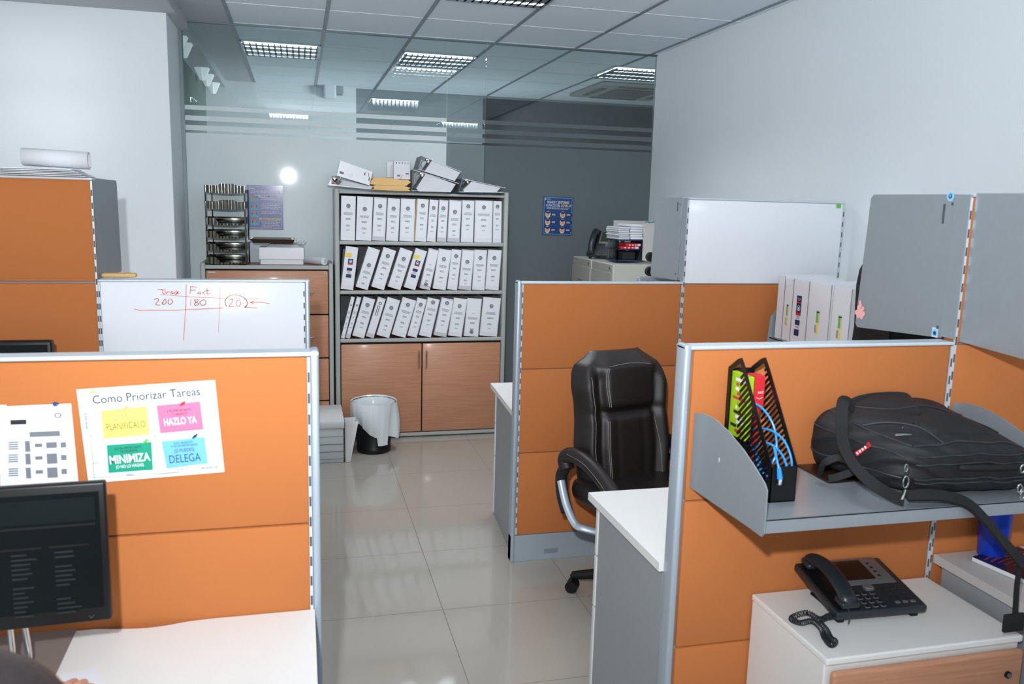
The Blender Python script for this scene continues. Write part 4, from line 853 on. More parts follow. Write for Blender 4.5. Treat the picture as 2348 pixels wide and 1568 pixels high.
def poster_covid():
    o = PY(1243, 537, 6.185); q = PY(1316, 452, 6.185); w, h = q.x - o.x - .008, .288; T = FR((o.x, 6.188, o.z - .006), (1, 0, .0), (0.022, 0, 1)); T = FR((o.x, 6.188, o.z - .003), (1, 0, -.01), (0, 0, 1)); b = MB(); L = .0016
    b.box((0, 0, 0), (w, h, .001), 'pblue2', 0, T)
    for a_, c_ in (((.010, .006), (w - .010, .009)), ((.010, h - .009), (w - .010, h - .006)), ((.006, .010), (.009, h - .010)), ((w - .009, .010), (w - .006, h - .010))): b.rect(T, *a_, *c_, 'nB', L)
    b.text(T, 'SIGNOS Y SINTOMAS', w * .5, h - .050, .019, 'pwhite', w * .74, lift=L, bold=.02); b.text(T, 'CLINICOS DEL', w * .33, h - .074, .018, 'pwhite', w * .48, lift=L, bold=.02); b.text(T, 'COVID-19', w * .77, h - .074, .018, 'pyel', w * .34, lift=L, bold=.02)
    for k in range(2):
        x = w * .12
        while x < w * .85: l_ = random.uniform(.008, .02); b.rect(T, x, h - .084 - k * .008, x + l_, h - .081 - k * .008, 'pwhite', L); x += l_ + .004
    b.rect(T, .014, h - .026, .020, h - .012, 'pwhite', L); b.rect(T, .023, h - .021, .055, h - .017, 'pwhite', L)
    for r in range(3):
        for c in range(2):
            cx, cy = w * (.17 + .50 * c), .155 - .058 * r; b.disc(T, cx, cy, .020, 'pwhite', L, ry=.026); b.disc(T, cx, cy - .003, .015, 'skinp', L + .0004, ry=.018); b.disc(T, cx, cy + .014, .016, 'hairp', L + .0008, ry=.008); b.disc(T, cx, cy - .020, .011, 'pyel', L + .0006, ry=.006)
            b.rect(T, cx + .026, cy - .012, cx + .072, cy + .012, 'bluep', L)
            for k in range(2): b.rect(T, cx + .032, cy + .001 - .007 * k, cx + .060, cy + .005 - .007 * k, 'pwhite', L + .0004)
    return single(b, 'symptom_poster', 'blue poster of illness symptoms with six face drawings, on the dark glass', 'poster')
poster_covid()

# ------------------------------------------------------------------ bookcase
BX0, BX1, BY0, BY1 = .234, 1.452, 5.87, 6.165
bk = thing('bookcase', 'tall grey bookcase full of white binders with beech doors below', 'bookcase', ((BX0 + BX1) / 2, (BY0 + BY1) / 2, 0))
for x0, x1, zt in ((BX0, BX0 + .034, 1.765), (BX1 - .032, BX1, 1.768)): b = MB(); b.box((x0, BY0 - .004, .0), (x1, BY1, zt), 'frame', .010, seg=3); b.build('side_panel', bk, smooth=True)
b = MB(); b.box((BX0 + .03, BY1 - .008, .03), (BX1 - .03, BY1, 1.74), 'frameb'); b.build('back_panel', bk)
for z0, z1, nm in ((1.729, 1.747, 'top_board'), (1.384, 1.410, 'shelf_board'), (1.042, 1.068, 'shelf_board'), (.702, .728, 'shelf_board'), (.008, .036, 'base_board')):
    b = MB(); b.box((BX0 + .033, BY0, z0), (BX1 - .031, BY0 + .02, z1), 'frame', .006); b.box((BX0 + .033, BY0 + .015, z0 + .001), (BX1 - .031, BY1 - .009, z1 - .0005), 'beechd'); b.build(nm, bk)
b = MB(); b.box((BX0 + .034, BY0 + .02, .04), (BX1 - .032, BY0 + .03, .70), 'gap'); b.build('door_recess', bk)
xm = PY(967, 890, BY0).x
for x0, x1, hx in ((BX0 + .038, xm - .003, PY(961, 825, 5.85).x), (xm + .003, BX1 - .036, PY(978, 825, 5.85).x)):
    b = MB(); b.box((x0, BY0 - .006, .042), (x1, BY0 + .012, .690), 'beech', .008, seg=2); d = b.build('door', bk, smooth=True)
    b = MB(); zc = PY(961, 825, 5.85).z; b.tube([(hx, BY0 - .004, zc + .062), (hx, BY0 - .026, zc + .056), (hx, BY0 - .030, zc), (hx, BY0 - .026, zc - .056), (hx, BY0 - .004, zc - .062)], .0055, 'chrome', 8, 6); b.build('handle', d, smooth=True)
z3 = lambda x, y: (740 + x / 3.409, 340 + y / 3.409)
ORD = ['first', 'second', 'third', 'fourth', 'fifth', 'sixth', 'seventh', 'eighth', 'ninth', 'tenth', 'eleventh', 'twelfth', 'thirteenth']
LIM = {1.410: (.2685, 1.4195), 1.068: (.2685, 1.4195), .728: (.2685, 1.4195)}
LAST = {}; NEXT = {}
def plan(rows, zb):
    X_ = lambda p: PY(*z3(*p), BY0 + .012).x
    for a, c in zip(rows, rows[1:]):
        NEXT[(zb, a[1])] = (X_((c[1], c[5])), X_((c[3], c[4])), min(X_((c[1], c[5])) - X_((c[0], c[5])), X_((c[1], c[5])) - X_((a[1], a[5]))))
def spine_binder(bl, br, tl, tr, yt, zb, label, grp, m='binder', logo=.16, kind=0, yb=None, fwd=0.0):
    Y = BY0 + .012 + fwd
    xr = PY(*z3(br, yb), Y).x; xl = PY(*z3(bl, yb), Y).x; xtr = PY(*z3(tr, yt), Y).x; xtl = PY(*z3(tl, yt), Y).x
    ztop = PY(*z3((tl + tr) / 2, yt), Y).z; hgt = ztop - zb; lean = math.atan2((xtl + xtr - xl - xr) / 2, hgt); w = (xr - xl) * math.cos(lean) * .985; H = (hgt - w * math.sin(lean)) / math.cos(lean)
    prev = LAST.get(zb)
    if prev: w = min(w, (xr - prev) * math.cos(lean) * .985)
    LAST[zb] = xr
    nx = NEXT.get((zb, br))
    if nx:
        nbr, ntop, nw = nx; ln2 = math.atan2(ntop - nbr, hgt)
        for _ in range(30):
            if xr + H * math.sin(lean) <= nbr - nw / math.cos(ln2) + H * math.cos(lean) * math.tan(ln2) - .001: break
            lean -= .006
    elif xr + H * math.sin(lean) > LIM[zb][1]: lean = math.asin(max(0, (LIM[zb][1] - .001 - xr) / H)); 
    if not nx and xr > LIM[zb][1] - .001: xr = LIM[zb][1] - .001
    t = thing('ring_binder', label, 'binder', (xr - w / 2, Y + .13, zb), group=grp)
    T = Matrix.Translation((xr, Y, zb + .0008)) @ Matrix.Rotation(lean, 4, 'Y')
    b = MB(); b.box((-w, 0, 0), (0, .004, H), m, .0015, T); b.box((-w, 0, 0), (-w + .003, .262, H), m, .001, T); b.box((-.003, 0, 0), (0, .262, H), m, .001, T); b.build('cover', t)
    b = MB(); b.box((-w + .006, .04, .01), (-.006, .255, H - .02), 'papere', 0, T); b.build('paper_block', t)
    L = T @ FR((-w, -.0006, 0), (1, 0, 0), (0, 0, 1)); b = MB(); cx = w / 2; ww = w * .86
    b.rect(L, cx - ww / 2, H * .10, cx + ww / 2, H * .97, 'sheet', 0)
    if kind == 0 or kind == 2:
        if kind == 0:
            lz = H - logo * H; r = min(.0145, w * .22); b.disc(L, cx, lz, r, 'inkl', .0006, 18, r_in=r * .45); b.disc(L, cx, lz, r * .36, 'inkl', .0008, 10)
            b.rect(L, cx - r * 1.1, lz - r * 1.35, cx + r * 1.1, lz - r * 1.28, 'inkl', .0006); z = lz - .042
        else:
            r = min(.0145, w * .22); lz = H * .12; b.disc(L, cx, lz, r, 'inkl', .0006, 18, r_in=r * .45); b.disc(L, cx, lz, r * .36, 'ink', .0008, 10); z = H * .62
            b.text(L, '2018', cx, H * .60, .006, 'ink', min(.018, w * .3)); z = H * .52
        for grpn, (dz, n_, wf, mm) in enumerate(((.006, 3, .78, 'inkl'), (.009, 2, .42, 'ink'), (.022, 2, .36, 'ink'))):
            z -= dz
            for k in range(n_):
                tot = ww * wf * random.uniform(.75, 1); x = cx - tot / 2
                while x < cx + tot / 2: l_ = min(random.uniform(.006, .014), cx + tot / 2 - x); b.rect(L, x, z, x + l_, z + .0030, mm, .0006); x += l_ + .0018
                z -= .0065
            z -= .010
        if kind == 0 and z > H * .15: b.text(L, '2018', cx, max(z - .012, H * .14), .0062, 'ink', min(.020, w * .34), bold=.01)
    elif kind == 1:
        b.rect(L, cx - .016, H * .58, cx + .018, H * .72, 'bluep', .0006); b.rect(L, cx - .016, H * .58, cx + .018, H * .61, 'redp', .001); b.disc(L, cx + .001, H * .66, .011, 'pwhite', .001, r_in=.008); b.disc(L, cx + .001, H * .655, .005, 'pwhite', .001)
        b.rect(L, cx - .018, H * .44, cx + .018, H * .51, 'bluep', .0006); b.rect(L, cx - .018, H * .28, cx + .018, H * .36, 'bluep', .0006)
        for k in range(3): b.rect(L, cx - .012, H * (.38 + .018 * k), cx + .010, H * (.388 + .018 * k), 'inkl', .0006)
        T_ = L @ Matrix.Rotation(.12, 4, 'Z'); b.rect(T_, cx - .012, H * .74, cx + .032, H * .83, 'yellow', .0014)
    else:
        for k in range(2): b.stroke(L, [(cx - .01 + .012 * k, H * .80 - .0 * k), (cx - .01 + .012 * k, H * .55)], .004, 'ink', .0006)
        r = .011; b.disc(L, cx, H * .86, r, 'inkl', .0006, 16, r_in=r * .45)
    b.build('spine_sheet', t); return t
row1 = [(137, 252, 140, 262, 372, 712), (256, 380, 270, 393, 376, 718), (383, 488, 400, 503, 382, 722), (492, 590, 503, 612, 390, 725), (597, 712, 613, 724, 393, 728), (718, 808, 737, 833, 396, 731), (812, 882, 836, 906, 402, 732), (890, 965, 911, 983, 403, 733), (970, 1070, 986, 1090, 404, 735), (1078, 1175, 1093, 1192, 406, 736), (1182, 1322, 1194, 1330, 408, 738), (1328, 1395, 1333, 1400, 414, 738)]
plan(row1, 1.410)
lg1 = [.22, .28, .20, .24, .23, .15, .19, .20, .28, .14, .16, .13]
for i, r in enumerate(row1):
    spine_binder(*r[:5], 1.410, '%s white binder from the left on the top shelf of the bookcase' % ORD[i], 'binders on the top shelf of the bookcase', 'binderg' if i in (2, 7, 8) else 'binder', lg1[i], 0, yb=r[5])
b = MB(); p, q = PY(*z3(715, 730), 5.885), PY(*z3(737, 397), 5.885); b.prism([(p.x - .0015, 5.885, 1.4112), (p.x + .0015, 5.885, 1.4112), (q.x, 5.885, q.z), (q.x - .004, 5.885, q.z)], (0, .24, 0), 'kraft'); single(b, 'kraft_folder', 'thin brown folder squeezed between white binders on the top shelf', 'folder')
row2 = [(137, 238, 178, 282, 764, 1102, 1), (247, 350, 352, 460, 768, 1102, 0), (368, 478, 475, 585, 772, 1106, 0), (497, 606, 605, 715, 776, 1108, 0), (625, 722, 730, 820, 780, 1110, 1), (752, 838, 828, 915, 780, 1106, 2), (855, 960, 925, 1022, 782, 1104, 0), (970, 1050, 1032, 1095, 787, 1103, 0), (1058, 1158, 1100, 1190, 788, 1108, 0), (1165, 1265, 1197, 1293, 790, 1108, 0), (1268, 1375, 1297, 1395, 792, 1106, 0)]
plan(row2, 1.068)
for i, r in enumerate(row2):
    n = ORD[i]; lab = {0: 'white binder with blue and red label and yellow note, far left, middle shelf', 4: 'white binder with blue and red label and yellow note, fifth on middle shelf'}.get(i, '%s binder from the left on the middle shelf of the bookcase, white spine leaning' % n)
    spine_binder(*r[:5], 1.068, lab, 'binders on the middle shelf of the bookcase', 'binderg' if i in (5, 8) else 'binder', [.2, .42, .18, .24, .2, .2, .24, .16, .30, .20, .20][i], r[6], yb=r[5], fwd=.004 if i == 1 else 0)
b = MB(); b.prism([PY(*z3(x, y), 5.90) for x, y in ((137, 1095), (152, 1095), (176, 785), (160, 785))], (0, .22, 0), 'frameb'); single(b, 'dark_folder', 'dark folder against the left side of the middle shelf', 'folder')
row3 = [(140, 170, 216, 260, 1158, 1465, 0), (174, 212, 264, 310, 1158, 1470, 0), (222, 322, 318, 420, 1158, 1476, 0), (330, 398, 432, 500, 1160, 1472, 3), (410, 518, 508, 614, 1162, 1480, 0), (528, 645, 625, 742, 1162, 1480, 0), (655, 735, 757, 826, 1166, 1480, 0), (745, 845, 830, 924, 1164, 1478, 0), (860, 965, 935, 1030, 1164, 1476, 0), (975, 1085, 1040, 1146, 1164, 1476, 0), (1100, 1215, 1150, 1252, 1166, 1478, 2), (1222, 1362, 1262, 1388, 1162, 1474, 0)]
plan(row3, .728)
for i, r in enumerate(row3):
    lab = {0: 'very thin white binder, far left of the bottom shelf of the bookcase', 3: 'narrow greyish binder with vertical lettering on the bottom shelf of the bookcase'}.get(i, '%s binder from the left on the bottom shelf of the bookcase, white spine leaning' % ORD[i])
    spine_binder(*r[:5], .728, lab, 'binders on the bottom shelf of the bookcase', 'binderg' if i in (1, 3, 8) else 'binder', [.2, .2, .18, .18, .24, .16, .16, .1, .12, .2, .2, .22][i], r[6], yb=r[5])

# things on top of the bookcase
TZ = 1.747
z5 = lambda x, y: (930 + x / 9.392, 350 + y / 9.392)
def open_binder(label, T_, E_, B_, F_, pap, clip, y0=5.84, y1=6.10):
    P = lambda q, y=y0: PY(*z5(*q), y); dz = max(0, TZ + .001 - min(P(B_).z, P(F_).z)) if label else 0
    t = thing('open_binder', label, 'binder', (P(B_).x, (y0 + y1) / 2, TZ), group='stuffed binders lying on the bookcase'); D = Vector((0, y1 - y0, 0)); up = Vector((0, 0, dz))
    def slab(a, c, th):
        a, c = P(a) + up, P(c) + up; d = (c - a).normalized(); n = Vector((-d.z, 0, d.x)) * th; return [a, c, c + n, a + n]
    b = MB(); b.prism(slab(T_, E_, -.003), D, 'binder'); b.prism(slab(B_, T_, -.003), D, 'binderin'); b.prism(slab(B_, F_, .003), D, 'binder'); b.build('cover', t)
    b = MB(); b.prism([P(q) + up + Vector((0, .006, 0)) for q in pap], D * .94, 'papere'); b.build('paper_block', t)
    c = P(clip) + up; b = MB(); b.box(c + Vector((-.018, .004, -.003)), c + Vector((.020, .05, .012)), 'chrome', .003); b.box(c + Vector((-.006, .002, -.020)), c + Vector((.010, .012, .0)), 'chrome', .003)
    b.tube([c + Vector((-.015, .03, 0)), c + Vector((-.035, .03, -.006)), c + Vector((-.046, .03, -.03)), c + Vector((-.035, .03, -.06))], .0022, 'chrome', 8, 6); b.build('ring_mechanism', t, smooth=True)
open_binder('stuffed open binder on top of another, centre of the bookcase top', (350, 62), (1215, 415), (265, 360), (1060, 610), [(580, 150), (1180, 430), (1060, 608), (420, 395)], (490, 165))
open_binder('stuffed open binder under another one, centre of the bookcase top', (160, 360), (1155, 660), (130, 820), (975, 850), [(440, 445), (1085, 680), (975, 848), (300, 838), (235, 770)], (360, 465))
open_binder('stuffed open binder lying alone at the right end of the bookcase top', (1220, 555), (2150, 755), (1150, 850), (2130, 858), [(1430, 615), (1760, 690), (2050, 750), (1960, 855), (1260, 850), (1250, 800)], (1340, 610))
z4 = lambda x, y: (740 + x / 10.673, 350 + y / 10.673)
t = thing('open_binder', 'open ring binder with papers at the left end of the bookcase top', 'binder', (.35, 5.95, TZ), group='stuffed binders lying on the bookcase'); D = Vector((0, .25, 0)); P4 = lambda x, y, yy=5.85: PY(*z4(x, y), yy)
b = MB(); b.prism([P4(140, 795), P4(1190, 900), P4(1190, 885), P4(380, 790), P4(210, 760), P4(245, 560), P4(235, 560), P4(140, 785)], D, 'binder'); b.build('cover', t)
b = MB(); b.prism([P4(400, 785), P4(430, 670), P4(1235, 830), P4(1185, 888)], D, 'papere'); b.build('paper_block', t)
b = MB(); a, c = P4(215, 770, 5.845), P4(400, 570, 5.845); b.box((a.x, 5.842, a.z), (c.x - .01, 5.87, c.z), 'chrome', .006); b.tube([P4(300, 600, 5.84), P4(430, 620, 5.84), P4(450, 700, 5.84), P4(380, 780, 5.84)], .004, 'chrome', 8, 5); b.tube([P4(240, 640, 5.84), P4(300, 700, 5.835), P4(350, 640, 5.84)], .005, 'gap', 8, 5); b.build('ring_mechanism', t, smooth=True)
t = thing('ring_binder', 'tilted white binder lying on the open one, left end of the bookcase top', 'binder', (.40, 5.95, 1.79))
b = MB(); q = [P4(345, 560, 5.835), P4(1140, 800, 5.835), P4(1220, 470, 5.835), P4(430, 190, 5.835)]; b.prism(q, (0, .22, 0), 'binder'); b.build('cover', t)
T = FR(q[0] + Vector((0, -.001, 0)), q[1] - q[0], q[3] - q[0]); W_ = (q[1] - q[0]).length; b = MB()
b.rect(T, W_ * .76, .055, W_ * .80, .075, 'inkl', .0006); b.stroke(T, [(W_ * .88, .078), (W_ * .93, .052)], .003, 'redp', .001); b.rect(T, W_ * .93, .03, W_ * .97, .05, 'inkl', .0006); b.rect(T, .012, .02, .04, .035, 'inkl', .0006); b.rect(T, .07, .02, .10, .045, 'sheet', .0008); b.build('spine_sheet', t)
# kraft envelopes
def envelope(label, pts):
    poly = [P4(x, y, 5.84) for x, y in pts]; b = MB(); n = len(poly); cx = sum((p.x for p in poly)) / n
    b.prism(poly, (0, .02, 0), 'kraft'); far = [Vector((p.x, 6.08, p.z)) for p in poly]
    b.prism([p + Vector((0, .019, 0)) for p in poly], (0, .20, 0), 'kraft'); single(b, 'kraft_envelope', label, 'envelope', group='kraft envelopes on the bookcase')
envelope('padded yellow-brown envelope on top of the pile on the bookcase', [(1160, 775), (1175, 700), (1250, 620), (1400, 600), (1700, 625), (1900, 665), (2080, 665), (2160, 720), (2060, 800), (1980, 815), (1600, 800), (1300, 785)])
envelope('yellow-brown envelope in the middle of the pile on the bookcase', [(1230, 815), (1290, 790), (1600, 805), (1990, 820), (2150, 860), (2090, 900), (1700, 890), (1260, 880)])
envelope('flat yellow-brown envelope at the bottom of the pile on the bookcase', [(1195, 886), (1260, 883), (1700, 893), (2100, 905), (2150, 925), (2110, 940), (1600, 925), (1200, 905)])
b = MB(); q = [P4(1740, 640, 5.88), P4(2140, 655, 5.88), P4(2135, 210, 5.88), P4(1740, 205, 5.88)]; b.prism(q, (0, .05, 0), 'pwhite'); T = FR(q[0] + Vector((0, -.0005, 0)), (1, 0, 0), (0, 0, 1)); w_ = q[1].x - q[0].x; h_ = q[3].z - q[0].z
b.text(T, 'CE', w_ * .68, h_ * .86, h_ * .08, 'ink', lift=.0008); b.disc(T, w_ * .87, h_ * .90, w_ * .05, 'ink', .0008, r_in=w_ * .035); b.rect(T, w_ * .12, h_ * .86, w_ * .18, h_ * .95, 'ink', .0008); b.rect(T, w_ * .30, h_ * .87, w_ * .38, h_ * .94, 'inkl', .0008); b.rect(T, w_ * .48, h_ * .86, w_ * .54, h_ * .95, 'inkl', .0008)
b.rect(T, w_ * .72, h_ * .27, w_ * .92, h_ * .35, 'inkl', .0008); b.rect(T, w_ * .2, h_ * .14, w_ * .38, h_ * .24, 'inkl', .0008); b.stroke(T, [(w_ * .40, h_ * .02), (w_ * .52, h_ * .22)], .003, 'redp', .0012)
single(b, 'carton', 'small white carton with printed symbols on the brown envelopes', 'box')
b = MB(); q = [P4(1580, 600, 5.96), P4(1760, 610, 5.96), P4(1760, 225, 5.96), P4(1580, 225, 5.96)]; b.prism(q, (0, .05, 0), 'sheet'); single(b, 'carton', 'pale plain carton half hidden behind the printed white carton', 'box')

# ------------------------------------------------------------------ drawer cabinet left
CX0, CX1, CY0 = -.636, .222, 5.85
dc = thing('drawer_cabinet', 'beech-fronted drawer cabinet with grey frame left of the bookcase', 'cabinet', ((CX0 + CX1) / 2, 6.0, 0))
for x0, x1 in ((CX0, CX0 + .032), (CX1 - .030, CX1)): b = MB(); b.box((x0, CY0 - .004, 0), (x1, 6.165, 1.255), 'frame', .010, seg=3); b.build('side_panel', dc, smooth=True)
b = MB(); b.box((CX0 + .03, CY0, 1.213), (CX1 - .028, CY0 + .02, 1.240), 'frame', .006); b.box((CX0 + .03, CY0 + .015, 1.215), (CX1 - .028, 6.16, 1.2385), 'beechd'); b.build('top_board', dc)
b = MB(); b.box((CX0 + .03, CY0 + .02, .03), (CX1 - .028, 6.16, 1.213), 'gap'); b.build('carcass', dc)
for k, (z0, z1) in enumerate(((.908, 1.205), (.604, .901), (.300, .597), (.03, .293))):
    b = MB(); b.box((CX0 + .036, CY0 - .004, z0), (CX1 - .034, CY0 + .015, z1), 'beech', .008); d = b.build('drawer', dc, smooth=True)
    zc = (z0 + z1) / 2; b = MB(); b.tube([(-.05, CY0 - .002, zc), (-.045, CY0 - .026, zc), (.02, CY0 - .030, zc), (.085, CY0 - .026, zc), (.09, CY0 - .002, zc)], .0055, 'chrome', 8, 6); b.build('handle', d, smooth=True)
    if k == 0:
        b = MB(); p = PY(747, 628, CY0); b.cyl((p.x, CY0 - .004, p.z), (p.x, CY0 - .010, p.z), .009, 'chrome', 16); b.cyl((p.x, CY0 - .0098, p.z), (p.x, CY0 - .0105, p.z), .005, 'gap', 12); b.build('lock', d)
        b = MB(); p = PY(486, 624, CY0); b.box((p.x - .024, CY0 - .006, p.z - .005), (p.x + .024, CY0 - .003, p.z + .005), 'lampale'); b.build('label_plate', d)
DZ = 1.240
# letter tray stack
t = thing('letter_tray_stack', 'tall stack of six shiny smoked letter trays on the drawer cabinet', 'letter trays', (-.44, 5.98, DZ))
tx0, tx1 = PY(471, 500, 5.90).x, PY(566, 500, 5.90).x; ty0, ty1 = 5.885, 6.13
zt_ = [PY(500, v, 5.89).z for v in (604, 573, 543, 513, 477, 440)]; zt_[0] = DZ + .012
for k, z in enumerate(zt_):
    b = MB(); b.box((tx0, ty0, z), (tx1 - .01, ty1, z + .0025), 'smoke'); b.box((tx0, ty1 - .003, z), (tx1 - .01, ty1, z + .042), 'smoke', .001)
    for x in (tx0, tx1 - .012):
        b.box((x, ty0, z), (x + .002, ty1, z + .045), 'smoke')
    n = 26; hh = []
    for i in range(n + 1):
        f = i / n
        if k >= 4: h = .045 + .012 * sm(f, .3, .42) * (1 - sm(f, .72, .84)); dy = .004 * math.sin(f * 40)
        else: h = .010 + .035 * (1 - sm(f, .22, .36)) ; dy = .003 * math.sin(f * 25)
        x = tx0 + (tx1 - .01 - tx0) * f; hh.append((x, ty0 - .004 + dy, h + (.004 if k >= 4 else 0)))
    vs = [(x, y, z - .004 - .006 * math.sin(math.pi * i / n)) for i, (x, y, h) in enumerate(hh)] + [(x, y, z + h - .006) for x, y, h in hh]
    b.raw(vs, [[i, i + 1, n + 2 + i, n + 1 + i] for i in range(n)], 'smoke'); b.raw([Vector(v) + Vector((0, .003, 0)) for v in vs], [[n + 1 + i, n + 2 + i, i + 1, i] for i in range(n)], 'smoke')
    b.build('tray', t, smooth=True, angle=60)
b = MB()
for x in (tx0 + .004, tx0 + .025, tx1 - .012, tx1 - .002):
    for y in ((ty0 + .01) if x in (tx0 + .004, tx1 - .012) else ty1 - .02,): b.tube([(x, y, DZ), (x, y, zt_[5] + .02)], .004, 'smoke', 8)
b.build('support_rod', t, smooth=True)
zz3 = lambda x, y: (560 + x / 7.127, 420 + y / 7.127); Pc = lambda x, y, yy: PY(*zz3(x, y), yy)
b = MB(); a, c = Pc(265, 1310, 5.93), Pc(965, 1245, 5.93); b.box((a.x, 5.93, DZ), (c.x, 6.12, c.z - .002), 'paper', .002); b.box((a.x - .004, 5.925, c.z - .0015), (c.x + .004, 6.13, c.z + .002), 'sheet', .001); b.box((a.x - .004, 5.93, DZ), (a.x, 6.13, c.z), 'bluegrey'); single(b, 'notebook', 'thick white notebook at the bottom of the pile on the drawer cabinet', 'notebook')
zb_ = c.z + .0025
t = thing('ring_binder', 'white binder lying flat in the pile on the drawer cabinet', 'binder', (-.13, 6.0, zb_))
a, d_ = Pc(245, 1235, 5.925), Pc(975, 1055, 5.925); b = MB(); b.box((a.x, 5.925, zb_), (d_.x, 5.93, d_.z), 'binder', .002); b.box((a.x, 5.925, zb_), (d_.x, 6.14, zb_ + .003), 'binder', .001); b.box((a.x, 5.925, d_.z - .003), (d_.x, 6.14, d_.z), 'binder', .001); b.build('cover', t)
b = MB(); b.box((a.x + .01, 5.95, zb_ + .004), (d_.x - .01, 6.13, d_.z - .006), 'papere'); b.build('paper_block', t); zt2 = d_.z
b = MB(); a = Pc(385, 1045, 5.94); c = Pc(930, 1045, 5.94)
for i in range(5): b.box((a.x - .012 + .006 * i, 5.935 + .004 * i, zt2 + .0005 + i * .004), (c.x - .006 * i, 6.10, zt2 + .003 + i * .004), 'paper')
single(b, 'paper_stack', 'loose papers between the flat binder and the wooden tray', 'papers')
bm_ = bmesh.new(); bmesh.ops.create_icosphere(bm_, subdivisions=3, radius=.04)
for v in bm_.verts: v.co *= .55 + .45 * abs(math.sin(v.co.x * 130 + v.co.z * 90) * math.cos(v.co.y * 110 - v.co.z * 70)); v.co.z *= .7
b = MB(); p = Pc(915, 950, 5.99); b.bm(bm_, 'boxclear', Matrix.Translation((p.x, 5.99, max(p.z, zt2 + .026)))); single(b, 'plastic_bag', 'crumpled clear plastic bag on the pile on the drawer cabinet', 'bag')
t = thing('wooden_tray', 'dark wooden tray with silver handles topping the pile on the drawer cabinet', 'tray', (-.2, 6.0, zt2 + .025)); a, c = Pc(130, 975, 5.90), Pc(820, 935, 5.90); z0 = a.z
b = MB(); b.prism([(a.x + .01, 5.90, z0), (c.x - .012, 5.90, z0), (c.x + .004, 5.895, z0 + .026), (a.x - .018, 5.895, z0 + .026)], (0, .005, 0), 'brown'); b.box((a.x, 5.90, z0), (c.x - .01, 6.10, z0 + .004), 'brown'); b.box((a.x - .012, 6.10, z0), (c.x, 6.106, z0 + .03), 'brown')
b.build('tray_body', t)
for x, s in ((a.x - .010, 1), (c.x - .008, -1)): b = MB(); b.prism([(x - .014 * s, 5.90, z0 + .004), (x + .012 * s, 5.90, z0 + .030), (x + .004 * s, 5.90, z0 + .034), (x - .020 * s, 5.90, z0 + .01)], (0, .20, 0), 'chrome'); b.build('handle', t)
b = MB(); a, c = Pc(1015, 1195, 6.08), Pc(1310, 1320, 5.90); a.z = DZ + .026; c.z = DZ + .026; d_ = (c - a).normalized(); b.tube([a, c], .0255, 'paper', 22); T = FR(c + d_ * .0005, Vector((1, 0, 0)), Vector((0, 0, 1)))
b.stroke(T, [(.018 * (1 - k / 30) * math.cos(k * .7), .018 * (1 - k / 30) * math.sin(k * .7)) for k in range(26)], .0014, 'bluep', .001); single(b, 'paper_roll', 'rolled white paper lying on the right end of the drawer cabinet', 'paper roll', smooth=True)

# ------------------------------------------------------------------ waste bin, storage box, basket
wb = thing('waste_bin', 'round black waste bin lined with a white plastic bag before the bookcase', 'waste bin', (.475, 5.60, 0)); wc = (.475, 5.60, 0)
b = MB(); b.lathe(wc, [(.001, .001), (.112, .001), (.116, .006), (.117, .035), (.113, .042), (.146, .335), (.150, .342), (.146, .345), (.110, .045), (.001, .04)], 'black', 36); b.build('bin_body', wb, smooth=True)
n, mz = 96, 26; vs = []
for j in range(mz + 1):
    f = j / mz
    for i in range(n):
        an = 6.2832 * i / n; wr = math.sin(an * 9 + 1.5 * math.sin(an * 2)) * .5 + math.sin(an * 21 + f * 3) * .35
        front = max(0, math.cos(an + 1.1)); drop = .225 + .07 * math.sin(an * 2 + 2.6) + .05 * math.sin(an * 3 + .5) + (.055 if -1.5 < (an - 6.2832 if an > 3.1416 else an) < -.95 else 0)
        if f < .25: g = f / .25; z = .06 + .295 * g; r = .099 + .041 * g + .0015 * wr
        else: g = (f - .25) / .75; z = .357 - drop * g; r = .156 - .016 * g + .0075 * wr * g ** .6 + .002 * math.sin(an * 37 + f * 6) * g + .018 * math.sin(math.pi * g) * (.5 + .5 * math.sin(an * 3 + 1)) + (.03 * g if abs(an - 6.0) < .25 else 0)
        vs.append((wc[0] + r * math.cos(an), wc[1] + r * math.sin(an), z))
b = MB(); b.raw(vs, [[j * n + i, j * n + (i + 1) % n, (j + 1) * n + (i + 1) % n, (j + 1) * n + i] for j in range(mz) for i in range(n)], 'bag'); o = b.build('bin_liner', wb, smooth=True, angle=80); o['label'] = 'white plastic bin bag'
sy = 5.345; p = PY(790, 965, sy); q = PZ(786, 927, p.z)
sb = thing('storage_box', 'white storage box with lid and thin blue lines left of the waste bin', 'storage box', (.12, 5.5, 0)); yb_ = q.y; xr = p.x; zl = p.z
b = MB(); b.box((-.22, sy + .006, .0), (xr - .006, yb_ - .006, zl - .05), 'boxclear', .008)
T = FR((0, sy + .0055, 0), (1, 0, 0), (0, 0, 1)); b.build('box_body', sb, smooth=True); b = MB()
for v0, v1 in ((1003, 1018), (1021, 1035), (1038, 1052)):
    a, c = PY(733, v0, sy), PY(790, v1, sy)
    b.rect(T, -.20, a.z - .0012, c.x - .004, a.z + .0012, 'lineb', .0012); b.rect(T, -.20, c.z - .0012, c.x - .004, c.z + .0012, 'lineb', .0012); b.rect(T, c.x - .0055, c.z, c.x - .004, a.z, 'lineb', .0012)
b.build('printed_lines', sb); b = MB(); b.box((-.23, sy, zl - .05), (xr, yb_, zl), 'plastic', .006); b.build('box_lid', sb, smooth=True)
bs = thing('waste_basket', 'white square plastic basket tucked behind the lidded storage box', 'basket', (.30, 5.47, 0)); b = MB()
lo = [(.20, 5.36), (.300, 5.36), (.300, 5.52), (.20, 5.52)]; hi = [(.17, 5.33), (.362, 5.33), (.362, 5.60), (.17, 5.60)]; hb = .275
